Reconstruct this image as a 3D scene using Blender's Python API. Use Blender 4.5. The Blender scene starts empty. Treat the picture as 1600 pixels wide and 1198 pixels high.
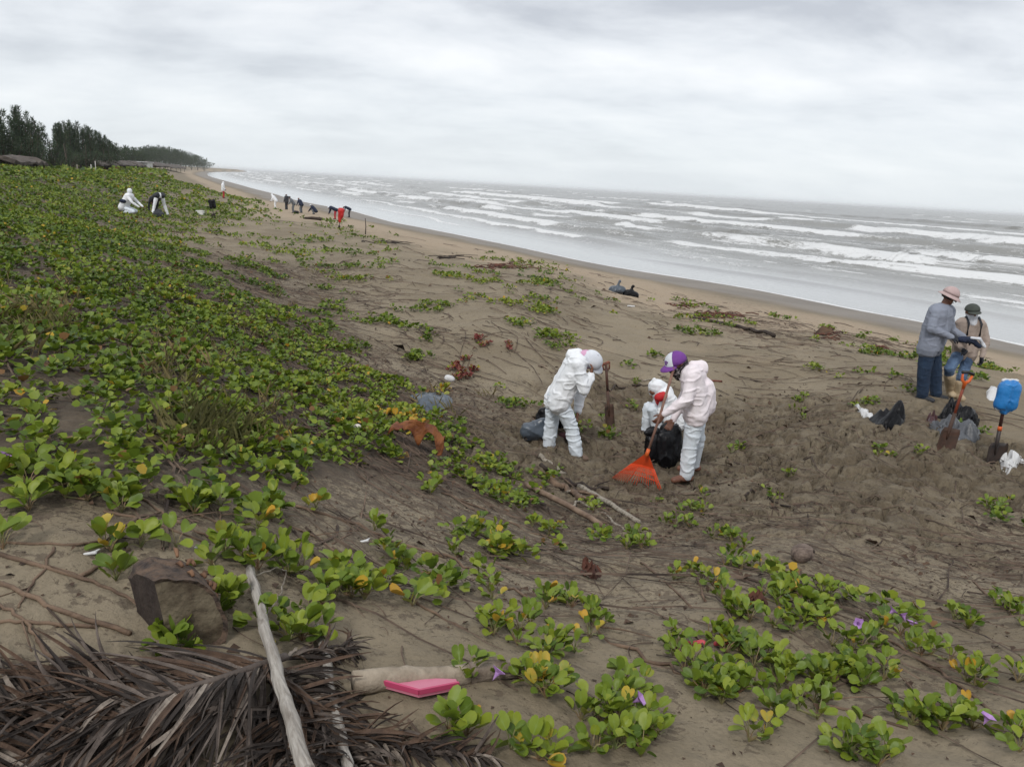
import bpy, bmesh, math, random, time
import numpy as np
from mathutils import Vector, Matrix
T0 = time.time()
random.seed(7); RNG = np.random.default_rng(7)
S = bpy.context.scene
COL = S.collection
R = math.radians

# ------------------------------------------------------------------ camera
CAM_H = 5.0; PITCH = 14.45; ROLL = 3.33; FPX = 1200.0     # focal length in pixels of a 1600 px wide frame
cam_d = bpy.data.cameras.new('camera'); cam = bpy.data.objects.new('camera', cam_d); COL.objects.link(cam)
CM = Matrix.Rotation(R(90 - PITCH), 4, 'X') @ Matrix.Rotation(R(ROLL), 4, 'Z')
cam.matrix_world = Matrix.Translation((0, 0, CAM_H)) @ CM
cam_d.sensor_width = 36; cam_d.lens = 36 * FPX / 1600; cam_d.clip_end = 60000; cam_d.clip_start = 0.05
S.camera = cam
CR = np.array(CM.to_3x3())

# ------------------------------------------------------------------ world, sun, exposure
SUN_EL, SUN_AZ = 48.0, 200.0
w = bpy.data.worlds.new('World'); S.world = w; w.use_nodes = True
nt = w.node_tree; nt.nodes.clear(); N = nt.nodes.new; L = nt.links.new
out = N('ShaderNodeOutputWorld'); bg = N('ShaderNodeBackground'); bg.inputs['Strength'].default_value = 0.1
sky = N('ShaderNodeTexSky'); sky.sky_type = 'NISHITA'; sky.sun_disc = False
sky.sun_elevation = R(SUN_EL); sky.sun_rotation = R(SUN_AZ)
tc = N('ShaderNodeTexCoord'); sep = N('ShaderNodeSeparateXYZ'); L(tc.outputs['Generated'], sep.inputs[0])
def wmath(op, a, b=None):
    m = N('ShaderNodeMath'); m.operation = op
    for i, v in enumerate((a, b)):
        if v is None: continue
        if isinstance(v, (int, float)): m.inputs[i].default_value = v
        else: L(v, m.inputs[i])
    return m.outputs[0]
zc = wmath('MAXIMUM', sep.outputs[2], 0.0)
zz = wmath('ADD', zc, 0.24)
cx = wmath('DIVIDE', sep.outputs[0], zz); cy = wmath('DIVIDE', sep.outputs[1], zz)
cmb = N('ShaderNodeCombineXYZ'); L(cx, cmb.inputs[0]); L(cy, cmb.inputs[1])
def wnoise(scale, detail, rough, dist, off):
    mp = N('ShaderNodeMapping'); mp.inputs['Location'].default_value = off; L(cmb.outputs[0], mp.inputs[0])
    mp.inputs['Rotation'].default_value = (0, 0, R(-28)); mp.inputs['Scale'].default_value = (0.75, 1.1, 1)
    n = N('ShaderNodeTexNoise'); n.inputs['Scale'].default_value = scale; n.inputs['Detail'].default_value = detail
    n.inputs['Roughness'].default_value = rough; n.inputs['Distortion'].default_value = dist; L(mp.outputs[0], n.inputs[0])
    return n.outputs[0]
n1 = wnoise(1.9, 8, 0.56, 0.15, (3.1, 1.7, 0)); n2 = wnoise(0.55, 3, 0.5, 0.1, (0.4, 5.2, 0))
nm = wmath('ADD', wmath('MULTIPLY', n1, 0.55), wmath('MULTIPLY', n2, 0.45))
cr = N('ShaderNodeValToRGB'); L(nm, cr.inputs[0])
e = cr.color_ramp.elements
e[0].position = 0.40; e[0].color = (4.9, 5.15, 5.6, 1)
e[1].position = 0.61; e[1].color = (8.5, 8.6, 8.75, 1)
k = cr.color_ramp.elements.new(0.50); k.color = (6.9, 7.15, 7.5, 1)
# pale even haze towards the horizon
hz = wmath('SUBTRACT', 1.0, wmath('MINIMUM', wmath('MULTIPLY', zc, 4.5), 1.0)); hz = wmath('POWER', hz, 1.6)
mh = N('ShaderNodeMix'); mh.data_type = 'RGBA'; L(wmath('MULTIPLY', hz, 0.85), mh.inputs[0]); L(cr.outputs[0], mh.inputs[6]); mh.inputs[7].default_value = (6.9, 7.4, 7.75, 1)
mx = N('ShaderNodeMix'); mx.data_type = 'RGBA'; mx.inputs[0].default_value = 0.93; L(sky.outputs[0], mx.inputs[6]); L(mh.outputs[2], mx.inputs[7])
L(mx.outputs[2], bg.inputs[0]); L(bg.outputs[0], out.inputs[0])
sl = bpy.data.lights.new('sun', 'SUN'); sl.energy = 1.45; sl.angle = R(12); sl.color = (1, 0.97, 0.92)
so = bpy.data.objects.new('sun', sl); COL.objects.link(so)
# light comes from behind and left of the camera, high
sd = Vector((math.sin(R(SUN_AZ)) * math.cos(R(SUN_EL)), math.cos(R(SUN_AZ)) * math.cos(R(SUN_EL)), math.sin(R(SUN_EL))))
so.rotation_euler = sd.to_track_quat('Z', 'Y').to_euler()
S.view_settings.view_transform = 'Standard'; S.view_settings.look = 'None'; S.view_settings.exposure = 0.3
S.view_settings.gamma = 1.0; S.view_settings.use_curve_mapping = False
S.cycles.max_bounces = 6; S.cycles.diffuse_bounces = 2; S.cycles.glossy_bounces = 2; S.cycles.transmission_bounces = 2
S.cycles.volume_bounces = 3; S.cycles.transparent_max_bounces = 4
S.cycles.use_denoising = True

# ------------------------------------------------------------------ noise
def _h(ix, iy, iz, seed):
    n = (ix.astype(np.int64) * 374761393 + iy.astype(np.int64) * 668265263 + iz.astype(np.int64) * 1274126177 + seed * 974634777) & 0xffffffff
    n = ((n ^ (n >> 13)) * 1274126177) & 0xffffffff
    n = n ^ (n >> 16)
    return (n & 0xffff) / 65535.0
def vnoise(x, y, z=None, seed=0):
    x = np.asarray(x, float); y = np.asarray(y, float)
    ix = np.floor(x); iy = np.floor(y); fx = x - ix; fy = y - iy
    fx = fx * fx * fx * (fx * (fx * 6 - 15) + 10); fy = fy * fy * fy * (fy * (fy * 6 - 15) + 10)
    if z is None:
        zi = np.zeros_like(ix)
        a = _h(ix, iy, zi, seed); b = _h(ix + 1, iy, zi, seed); c = _h(ix, iy + 1, zi, seed); d = _h(ix + 1, iy + 1, zi, seed)
        return (a + (b - a) * fx) * (1 - fy) + (c + (d - c) * fx) * fy
    z = np.asarray(z, float); iz = np.floor(z); fz = z - iz; fz = fz * fz * (3 - 2 * fz)
    r = []
    for dz in (0, 1):
        a = _h(ix, iy, iz + dz, seed); b = _h(ix + 1, iy, iz + dz, seed); c = _h(ix, iy + 1, iz + dz, seed); d = _h(ix + 1, iy + 1, iz + dz, seed)
        r.append((a + (b - a) * fx) * (1 - fy) + (c + (d - c) * fx) * fy)
    return r[0] * (1 - fz) + r[1] * fz
def fbm(x, y, z=None, o=4, seed=0, g=0.5):
    s = 0; a = 1; t = 0
    for i in range(o):
        s = s + a * vnoise(x * 2 ** i + i * 17.3, y * 2 ** i - i * 9.1, None if z is None else z * 2 ** i, seed + i); t += a; a *= g
    return s / t
def sstep(a, b, x):
    t = np.clip((x - a) / (b - a), 0, 1); return t * t * (3 - 2 * t)

# ------------------------------------------------------------------ rays between the lens and the ground
def raydir(u, v):
    u = np.asarray(u, float); v = np.asarray(v, float)
    d = np.stack([(u - 800) / FPX, -(v - 599) / FPX, -np.ones_like(u * 1.0 + v * 0)], -1)
    d = d @ CR.T
    return d / np.linalg.norm(d, axis=-1, keepdims=True)
def project(x, y, z):
    p = np.stack([x, y, z - CAM_H], -1) @ CR
    d = -p[..., 2]
    ok = d > 0.05
    d = np.where(ok, d, 0.05)
    return 800 + FPX * p[..., 0] / d, 599 - FPX * p[..., 1] / d, ok
def at_drop(u, v, drop):
    d = raydir(u, v); t = -np.asarray(drop, float) / d[..., 2]
    return d[..., 0] * t, d[..., 1] * t
def P(u, v, Y):
    """world point on the sight line of (u,v) at world distance Y"""
    d = raydir(u, v); t = Y / d[1]; return Vector((d[0] * t, Y, CAM_H + d[2] * t))

# ------------------------------------------------------------------ shoreline
sh_px = [(1600, 541), (1434, 502), (1350, 487), (1162, 449.5), (975, 420), (900, 406), (769, 378), (690, 362), (615, 348), (551, 330), (435, 306), (375, 289), (318, 273.5)]
sx, sy = at_drop([p[0] for p in sh_px], [p[1] for p in sh_px], 5.0)
SHORE = [(120, -190), (48, -40)] + list(zip(sx, sy)) + [tuple(float(c) for c in at_drop(330, 268.6, 5.0)), tuple(float(c) for c in at_drop(395, 269.2, 5.0)), (-1500, 4200), (-9000, 9000)]
SHORE = np.array(SHORE)
def chaikin(p, n=2):
    for _ in range(n):
        q = [p[0]]
        for a, b in zip(p[:-1], p[1:]): q += [a * .75 + b * .25, a * .25 + b * .75]
        p = np.array(q + [p[-1]])
    return p
SHORE_S = chaikin(SHORE, 2)
def shore_sl(x, y):
    """signed distance to the waterline (sea positive) and arc length along it"""
    best = np.full(x.shape, 1e18); sg = np.zeros(x.shape); al = np.zeros(x.shape); acc = 0
    for a, b in zip(SHORE_S[:-1], SHORE_S[1:]):
        e = b - a; le = np.hypot(*e)
        t = np.clip(((x - a[0]) * e[0] + (y - a[1]) * e[1]) / le ** 2, 0, 1)
        dx = x - a[0] - t * e[0]; dy = y - a[1] - t * e[1]; d = dx * dx + dy * dy
        m = d < best
        best = np.where(m, d, best)
        sg = np.where(m, np.where(e[0] * (y - a[1]) - e[1] * (x - a[0]) < 0, 1.0, -1.0), sg)
        al = np.where(m, acc + t * le, al); acc += le
    return np.sqrt(best) * sg, al

# ------------------------------------------------------------------ terrain: thin plate spline over (azimuth, log distance)
CTRL = [(800, 1198, 1.62), (0, 1198, 1.6), (1600, 1198, 1.8), (400, 1198, 1.6), (1200, 1198, 1.72), (0, 1000, 1.52), (400, 1000, 1.6), (800, 1000, 1.75), (1200, 1000, 2.0), (1600, 1000, 2.25),
 (0, 800, 1.45), (200, 800, 1.5), (400, 800, 1.7), (600, 800, 2.15), (800, 800, 2.65), (1050, 755, 3.1), (900, 715, 3.15), (1020, 672, 3.15), (1250, 865, 2.4), (1500, 860, 2.6), (1250, 700, 2.95), (1600, 750, 2.75), (1480, 700, 2.78), (1450, 624, 2.75), (1380, 660, 2.8),
 (650, 690, 2.55), (675, 628, 2.85), (640, 570, 2.95), (740, 590, 3.0), (750, 500, 2.75), (850, 450, 2.9), (640, 500, 2.85), (880, 520, 3.0), (900, 430, 3.5), (972, 455, 3.85), (1130, 512, 3.35), (1250, 522, 3.2), (1400, 562, 2.98), (1100, 600, 3.15), (1250, 600, 3.05), (1600, 605, 3.05), (1000, 560, 3.15),
 (500, 450, 2.9), (600, 430, 2.8), (700, 430, 2.9), (400, 352, 2.95), (530, 352, 3.4), (620, 380, 3.3), (760, 410, 3.5), (0, 500, 1.38), (0, 650, 1.42), (0, 350, 1.35), (0, 290, 1.25), (200, 300, 2.1), (200, 400, 1.85), (200, 500, 1.65), (200, 650, 1.5), (400, 600, 2.1), (400, 500, 2.35), (400, 700, 1.85), (550, 600, 2.6), (300, 400, 2.35), (240, 338, 2.75), (330, 338, 3.05), (240, 365, 2.6), (120, 320, 1.9), (300, 320, 3.0), (535, 342, 4.1), (465, 334, 4.0), (348, 311, 3.9), (100, 272, 1.5), (0, 262, 1.0), (240, 290, 3.2),
 (1600, 575, 3.9), (1500, 545, 4.2), (1300, 500, 4.3), (1150, 470, 4.35), (950, 425, 4.5), (700, 372, 4.5), (1400, 540, 3.7), (1200, 500, 3.75), (1000, 440, 4.2), (800, 395, 4.4), (640, 365, 4.3)]
for u, v in sh_px: CTRL.append((u, v, 5.0))
cu, cv, cd = np.array(CTRL, float).T
gx, gy = at_drop(cu, cv, cd)
def polar(x, y):
    r = np.hypot(x, y); return np.arctan2(x, y), np.log(np.maximum(r, 0.3))
AZS = 2.2
pa, pr = polar(gx, gy); pz = CAM_H - cd
def analytic(x, y):
    s, l = shore_sl(x, y); q = -s
    h = np.interp(q, [-400, -120, -40, -10, 0, 8, 14, 18, 22, 30, 60, 100, 400], [-9, -5, -2.2, -.5, 0, .5, 1.3, 2.2, 3.0, 3.45, 3.7, 3.9, 4.0])
    return h
ex = []
for az in np.radians([-50, -44, 46, 52]):
    for rr in (2, 5, 12, 40, 90): ex.append((rr * math.sin(az), rr * math.cos(az)))
for az in np.radians([-36, -30, -26, -22, -18, -12, -4, 6, 16, 26, 34]):
    for rr in (110, 170, 260): ex.append((rr * math.sin(az), rr * math.cos(az)))
ex = np.array(ex); exz = analytic(ex[:, 0], ex[:, 1])
near = [(0.9, a, 3.42) for a in (-40, -15, 15, 40)]
nx = [(r * math.sin(R(a)), r * math.cos(R(a))) for r, a, _ in near]
ea, er = polar(ex[:, 0], ex[:, 1]); na, nr = polar(np.array([p[0] for p in nx]), np.array([p[1] for p in nx]))
# left side outside the frame keeps the height of the dune just inside it
exz = np.where((ea < -0.6) & (er < np.log(60)), 3.55, exz)
TA = np.concatenate([pa, ea, na]) * AZS; TR = np.concatenate([pr, er, nr]); TZ = np.concatenate([pz, exz, [n[2] for n in near]])
def tphi(d2): return d2 * np.log(np.maximum(d2, 1e-12)) * 0.5
n_ = len(TA)
K = tphi((TA[:, None] - TA[None]) ** 2 + (TR[:, None] - TR[None]) ** 2) + np.eye(n_) * 0.004
Q = np.stack([np.ones(n_), TA, TR], 1)
A_ = np.block([[K, Q], [Q.T, np.zeros((3, 3))]])
SOL = np.linalg.solve(A_, np.concatenate([TZ, np.zeros(3)]))
def base_exact(x, y):
    x = np.asarray(x, float); y = np.asarray(y, float); shp = x.shape; x = x.ravel(); y = y.ravel()
    outp = np.empty(x.shape)
    for i in range(0, len(x), 60000):
        X = x[i:i + 60000]; Y = y[i:i + 60000]
        a, r = polar(X, Y); aa = np.clip(a, R(-50), R(50))
        A2 = aa * AZS
        z = SOL[n_] + SOL[n_ + 1] * A2 + SOL[n_ + 2] * r
        for j in range(n_): z = z + SOL[j] * tphi((A2 - TA[j]) ** 2 + (r - TR[j]) ** 2)
        an = analytic(X, Y)
        wgt = (1 - sstep(R(44), R(56), a)) * sstep(R(-75), R(-50), a) * (1 - sstep(np.log(110), np.log(240), r))
        wgt = np.maximum(wgt, 1 - sstep(np.log(0.8), np.log(1.6), r))
        outp[i:i + 60000] = np.clip(z, -9, 4.6) * wgt + an * (1 - wgt)
    return outp.reshape(shp)
_ga = np.linspace(R(-50), R(50), 501); _gr = np.linspace(math.log(.5), math.log(400), 561)
_GA, _GR = np.meshgrid(_ga, _gr); _BH = base_exact(np.exp(_GR) * np.sin(_GA), np.exp(_GR) * np.cos(_GA))
def base_h(x, y):
    x = np.asarray(x, float); y = np.asarray(y, float); a, r = polar(x, y)
    fa = (a - _ga[0]) / (_ga[1] - _ga[0]); fr = (r - _gr[0]) / (_gr[1] - _gr[0])
    ok = (fa >= 0) & (fa < 499.99) & (fr >= 0) & (fr < 559.99)
    fa = np.clip(fa, 0, 499.99); fr = np.clip(fr, 0, 559.99); i = fr.astype(int); j = fa.astype(int); fr = fr - i; fa = fa - j
    z = (_BH[i, j] * (1 - fa) + _BH[i, j + 1] * fa) * (1 - fr) + (_BH[i + 1, j] * (1 - fa) + _BH[i + 1, j + 1] * fa) * fr
    if not ok.all():
        z = np.array(z); bad = ~ok; z[bad] = base_exact(x[bad], y[bad])
    return z
# masks on the ground, in world coordinates -------------------------------------------------
VEG = ["8877554200000000000000000000000",   # rows of 50 px from y=250, columns of 50 px
 "88877554100000000000000000000000",
 "87765433243210000000000000000000",
 "99887643333332233200000000000000",
 "99999665434223326421121122200000",
 "99999998764334213310022111222430",
 "99999999877444231112211111122331",
 "99999999986655433321120111332120",
 "99999999988766554432111110100120",
 "88888888877665544431001000011010",
 "76554455554443444222100000000011",
 "22222222222122122123221001000011",
 "11111111222222222222221111000011",
 "10000011111111122222333221110011",
 "00000011221122222233333333322111",
 "00000000111122333332333333333211",
 "00000000000012233233333333333322",
 "00000000000012233322333333333332",
 "00000000000011223322222333333332",
 "00000000000000000000000000000000"]
LIT = ["0111100000000000000000000000000",
 "11111100000000000000000000000000",
 "22223321100011111000000000000000",
 "22333566654321122332100000000000",
 "33444777754322222222234421000000",
 "33444567765432222211112344331000",
 "33333345666543211111111222222110",
 "33333344567887653233443333322210",
 "44444445678888775445666665543210",
 "55555555566777776666777776655433",
 "55555555555566777777777777777665",
 "44444444455555667777777776666666",
 "33444444455555566655555556666666",
 "33334444444554444444444555666655",
 "22233333333333333333333334444444",
 "22222222222222223333333333333333",
 "11111111111122222222222222233333",
 "11111111111111112222222222222222",
 "11111111111111111111111111111111",
 "11111111111111111111111111111111"]
def g2a(g): return np.array([[int(c) for c in (r + '0' * 32)[:32]] for r in g], float) / 9
VEG = g2a(VEG); VEG[11:14, 8:23] = np.maximum(VEG[11:14, 8:23], .30); LIT = g2a(LIT)
def lookup(G, x, y, z):
    u, v, ok = project(x, y, z)
    gu = np.clip(u / 50 - .5, 0, 30.999); gv = np.clip((v - 250) / 50 - .5, 0, 18.999)
    i = gu.astype(int); j = gv.astype(int); fu = gu - i; fv = gv - j
    return np.where(ok, (G[j, i] * (1 - fu) + G[j, i + 1] * fu) * (1 - fv) + (G[j + 1, i] * (1 - fu) + G[j + 1, i + 1] * fu) * fv, 0.1)
# trampled, raked ground: where the workers have been
tcx, tcy = at_drop(1180, 690, 3.0)
def churn_mask(x, y):
    d = np.hypot((x - tcx) / 3.6, (y - tcy) / 3.3) + (fbm(x * .9, y * .9, seed=5) - .5) * .7
    return 1 - sstep(0.75, 1.25, d)
def full_h(x, y, b=None):
    x = np.asarray(x, float); y = np.asarray(y, float)
    b = base_h(x, y) if b is None else b
    land = sstep(0.15, 1.0, b)
    far = sstep(25, 90, np.hypot(x, y))
    ch = churn_mask(x, y)
    h = b + (fbm(x * .45, y * .45, o=3, seed=11) - .5) * .22 * land * (1 - far * .5)
    h = h + (fbm(x * 2.1, y * 2.1, o=4, seed=21, g=.6) - .5) * .10 * land
    # footprints and scuffs: dimples
    f1 = fbm(x * 3.6, y * 3.6, o=4, seed=31, g=.6); r1 = np.abs(f1 - .5) * 2
    h = h - (0.11 * (1 - sstep(0.0, .22, r1)) - .03) * ch
    h = h + (fbm(x * 9, y * 9, o=3, seed=41, g=.6) - .5) * (.016 + .075 * ch) * (.3 + .7 * land)
    # beach: tide lines and cart tracks of trodden sand
    bm = sstep(0.5, 1.0, b) * (1 - sstep(1.7, 2.2, b))
    h = h - .05 * bm * sstep(.55, .75, fbm(x * 1.6, y * 1.6, o=3, seed=51))
    # wind ripples on the bare hummock
    return h
def ground(u, v, lift=0):
    """world points where the sight lines of photo pixels meet the ground"""
    u = np.atleast_1d(np.asarray(u, float)); v = np.atleast_1d(np.asarray(v, float)); d = raydir(u, v)
    ts = np.geomspace(1.4, 900, 260)
    X = d[:, 0:1] * ts; Y = d[:, 1:2] * ts; Z = CAM_H + d[:, 2:3] * ts
    lift = np.zeros(len(u)) + lift
    below = Z < base_h(X, Y) + .06 + lift[:, None]
    k = np.argmax(below, 1); k = np.where(below.any(1), np.maximum(k, 1), len(ts) - 1)
    a = ts[np.maximum(k - 3, 0)]; b = ts[np.minimum(k + 3, len(ts) - 1)]
    for _ in range(14):
        m = (a + b) / 2; z = CAM_H + d[:, 2] * m; bl = z < full_h(d[:, 0] * m, d[:, 1] * m) + lift
        b = np.where(bl, m, b); a = np.where(bl, a, m)
    m = (a + b) / 2
    x = d[:, 0] * m; y = d[:, 1] * m
    return np.stack([x, y, full_h(x, y) + lift], -1)
def G(u, v): return Vector(ground(u, v)[0])

# ------------------------------------------------------------------ mesh and scene helpers
def np_mesh(name, V, F, attrs=None, smooth=True):
    me = bpy.data.meshes.new(name); V = np.asarray(V, np.float32); F = np.asarray(F, np.int32); k = F.shape[1]
    me.vertices.add(len(V)); me.vertices.foreach_set('co', V.ravel())
    me.loops.add(F.size); me.loops.foreach_set('vertex_index', F.ravel())
    me.polygons.add(len(F)); me.polygons.foreach_set('loop_start', np.arange(0, F.size, k, dtype=np.int32)); me.polygons.foreach_set('loop_total', np.full(len(F), k, np.int32))
    me.update(calc_edges=True)
    if smooth: me.polygons.foreach_set('use_smooth', np.ones(len(F), bool))
    for n, a in (attrs or {}).items():
        a = np.asarray(a, np.float32)
        if a.ndim == 1: me.attributes.new(n, 'FLOAT', 'POINT').data.foreach_set('value', a)
        else: me.attributes.new(n, 'FLOAT_VECTOR', 'POINT').data.foreach_set('vector', a.ravel())
    return me
def link(name, me, mat=None, parent=None, loc=(0, 0, 0), rot=None):
    o = bpy.data.objects.new(name, me); COL.objects.link(o); o.location = loc
    if rot is not None: o.rotation_euler = rot
    if mat is not None and not me.materials: me.materials.append(mat)
    if parent is not None: o.parent = parent
    return o
def tag(o, label=None, cat=None, group=None, kind=None):
    if label: o['label'] = label
    if cat: o['category'] = cat
    if group: o['group'] = group
    if kind: o['kind'] = kind
    return o
def thing(name, label, cat, loc=(0, 0, 0), rz=0, group=None):
    o = bpy.data.objects.new(name, None); COL.objects.link(o); o.location = loc; o.rotation_euler = (0, 0, rz)
    o.empty_display_size = .1
    return tag(o, label, cat, group)
class MB:
    def __init__(s): s.v = []; s.f = []
    def add(s, V, F):
        b = len(s.v); s.v += [tuple(p) for p in V]; s.f += [tuple(i + b for i in f) for f in F]; return s
    def tube(s, pts, rad, seg=6, cap=True, flat=1.0, jit=0):
        pts = [Vector(p) for p in pts]; n = len(pts); rad = rad if hasattr(rad, '__len__') else [rad] * n
        V = []; F = []; up = Vector((0, 0, 1))
        for i, p in enumerate(pts):
            t = (pts[min(i + 1, n - 1)] - pts[max(i - 1, 0)]).normalized()
            a = t.cross(up if abs(t.z) < .95 else Vector((0, 1, 0))).normalized(); b = a.cross(t).normalized()
            for k in range(seg):
                q = 2 * math.pi * k / seg; rr = rad[i] * (1 + (random.uniform(-jit, jit) if jit else 0))
                V.append(p + a * math.cos(q) * rr + b * math.sin(q) * rr * flat)
        for i in range(n - 1):
            for k in range(seg): F.append((i * seg + k, i * seg + (k + 1) % seg, (i + 1) * seg + (k + 1) % seg, (i + 1) * seg + k))
        if cap: F.append(tuple(range(seg))[::-1]); F.append(tuple((n - 1) * seg + k for k in range(seg)))
        return s.add(V, F)
    def box(s, c, d, M=None):
        V = []
        for x in (-1, 1):
            for y in (-1, 1):
                for z in (-1, 1):
                    p = Vector((x * d[0] / 2, y * d[1] / 2, z * d[2] / 2))
                    if M: p = M @ p
                    V.append(p + Vector(c))
        return s.add(V, [(0, 1, 3, 2), (4, 6, 7, 5), (0, 4, 5, 1), (2, 3, 7, 6), (0, 2, 6, 4), (1, 5, 7, 3)])
    def build(s, name, mat, parent=None, smooth=False, loc=(0, 0, 0)):
        me = bpy.data.meshes.new(name); me.from_pydata(s.v, [], s.f); me.update()
        if smooth: me.polygons.foreach_set('use_smooth', np.ones(len(me.polygons), bool))
        return link(name, me, mat, parent, loc)
# ------------------------------------------------------------------ material helper
def newmat(name):
    m = bpy.data.materials.new(name); m.use_nodes = True; nt = m.node_tree; return m, nt, nt.nodes['Principled BSDF']
def pmat(name, c1, c2=None, scale=5, rough=.8, bump=0, bscale=None, stretch=(1, 1, 1), detail=5, metal=0, spec=.4, coords='Object', lo=.35, hi=.65, bdist=.02, sss=0):
    m, nt, b = newmat(name); N = nt.nodes.new; L = nt.links.new
    b.inputs['Roughness'].default_value = rough; b.inputs['Metallic'].default_value = metal; b.inputs['Specular IOR Level'].default_value = spec
    tc = N('ShaderNodeTexCoord'); mp = N('ShaderNodeMapping'); mp.inputs['Scale'].default_value = stretch; L(tc.outputs[coords], mp.inputs[0])
    if c2 is None: c2 = tuple(c * .8 for c in c1)
    n = N('ShaderNodeTexNoise'); n.inputs['Scale'].default_value = scale; n.inputs['Detail'].default_value = detail; n.inputs['Roughness'].default_value = .6; L(mp.outputs[0], n.inputs[0])
    r = N('ShaderNodeValToRGB'); r.color_ramp.elements[0].position = lo; r.color_ramp.elements[1].position = hi
    r.color_ramp.elements[0].color = (*c1, 1); r.color_ramp.elements[1].color = (*c2, 1); L(n.outputs[0], r.inputs[0]); L(r.outputs[0], b.inputs['Base Color'])
    if bump:
        n2 = N('ShaderNodeTexNoise'); n2.inputs['Scale'].default_value = bscale or scale * 3; n2.inputs['Detail'].default_value = 6; L(mp.outputs[0], n2.inputs[0])
        bp = N('ShaderNodeBump'); bp.inputs['Strength'].default_value = bump; bp.inputs['Distance'].default_value = bdist; L(n2.outputs[0], bp.inputs['Height']); L(bp.outputs[0], b.inputs['Normal'])
    return m
# ------------------------------------------------------------------ sand
def grid_faces(nr, nc, wrap=False):
    i = np.arange(nr - 1)[:, None]; j = np.arange(nc - (0 if wrap else 1))[None]
    a = i * nc + j; b = i * nc + (j + 1) % nc; c = (i + 1) * nc + (j + 1) % nc; d = (i + 1) * nc + j
    return np.stack([a, b, c, d], -1).reshape(-1, 4)
az = np.concatenate([np.radians(np.linspace(-180, -47, 36, endpoint=False)), np.radians(np.linspace(-47, 47, 660, endpoint=False)), np.radians(np.linspace(47, 180, 36, endpoint=False))])
rr = np.concatenate([[0.02, .5, 1.0], np.geomspace(1.3, 60, 640), np.geomspace(60, 700, 150)[1:], np.geomspace(700, 14000, 22)[1:]])
A, RR = np.meshgrid(az, rr); X = RR * np.sin(A); Y = RR * np.cos(A)
B = base_h(X, Y); H = full_h(X, Y, B)
s_, l_ = shore_sl(X, Y)
edge = (fbm(X * .12, Y * .12, o=3, seed=61) - .5)
wet = 1 - sstep(.35, .62, B + edge * .35)
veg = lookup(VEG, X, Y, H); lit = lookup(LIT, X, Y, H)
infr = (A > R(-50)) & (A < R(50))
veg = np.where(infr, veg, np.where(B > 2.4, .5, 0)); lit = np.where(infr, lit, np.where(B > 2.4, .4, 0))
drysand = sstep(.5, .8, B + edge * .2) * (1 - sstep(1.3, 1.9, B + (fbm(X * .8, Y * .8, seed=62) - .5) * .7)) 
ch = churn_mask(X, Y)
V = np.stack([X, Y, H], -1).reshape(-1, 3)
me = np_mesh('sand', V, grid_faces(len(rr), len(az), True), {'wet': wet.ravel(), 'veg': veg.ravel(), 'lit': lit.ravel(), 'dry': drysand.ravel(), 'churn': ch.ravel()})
m, nt, b = newmat('sand'); N = nt.nodes.new; L = nt.links.new
def attr(nt, n):
    a = nt.nodes.new('ShaderNodeAttribute'); a.attribute_name = n; return a.outputs['Fac']
def noise(nt, scale, detail=5, rough=.55, vec=None, dist=0, stretch=None):
    n = nt.nodes.new('ShaderNodeTexNoise'); n.inputs['Scale'].default_value = scale; n.inputs['Detail'].default_value = detail; n.inputs['Roughness'].default_value = rough; n.inputs['Distortion'].default_value = dist
    if vec is None:
        vec = nt.nodes.new('ShaderNodeTexCoord').outputs['Object']
    if stretch:
        mp = nt.nodes.new('ShaderNodeMapping'); mp.inputs['Scale'].default_value = stretch[0]; mp.inputs['Rotation'].default_value = (0, 0, stretch[1]); nt.links.new(vec, mp.inputs[0]); vec = mp.outputs[0]
    nt.links.new(vec, n.inputs['Vector'])
    return n.outputs[0]
def mathn(nt, op, a, b=None, clamp=False):
    m = nt.nodes.new('ShaderNodeMath'); m.operation = op; m.use_clamp = clamp
    for i, v in enumerate((a, b)):
        if v is None: continue
        if isinstance(v, (int, float)): m.inputs[i].default_value = v
        else: nt.links.new(v, m.inputs[i])
    return m.outputs[0]
def mixc(nt, f, a, b):
    m = nt.nodes.new('ShaderNodeMix'); m.data_type = 'RGBA'
    if isinstance(f, (int, float)): m.inputs[0].default_value = f
    else: nt.links.new(f, m.inputs[0])
    for i, v in ((6, a), (7, b)):
        if isinstance(v, tuple): m.inputs[i].default_value = (*v, 1)
        else: nt.links.new(v, m.inputs[i])
    return m.outputs[2]
def step(nt, v, a, b):
    m = nt.nodes.new('ShaderNodeMapRange'); m.interpolation_type = 'SMOOTHSTEP'; nt.links.new(v, m.inputs[0]); m.inputs[1].default_value = a; m.inputs[2].default_value = b
    return m.outputs[0]
big = noise(nt, .55, 4); mid = noise(nt, 3.1, 6, .65); fine = noise(nt, 38, 4, .7)
base = mixc(nt, step(nt, big, .35, .65), (.190, .153, .102), (.245, .202, .140))
base = mixc(nt, mathn(nt, 'MULTIPLY', attr(nt, 'dry'), .95), base, (.35, .275, .195))
# turned damp sand is darker
cm = mathn(nt, 'MULTIPLY', attr(nt, 'churn'), step(nt, mid, .38, .58))
base = mixc(nt, mathn(nt, 'MULTIPLY', cm, .55), base, (.095, .068, .042))
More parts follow.
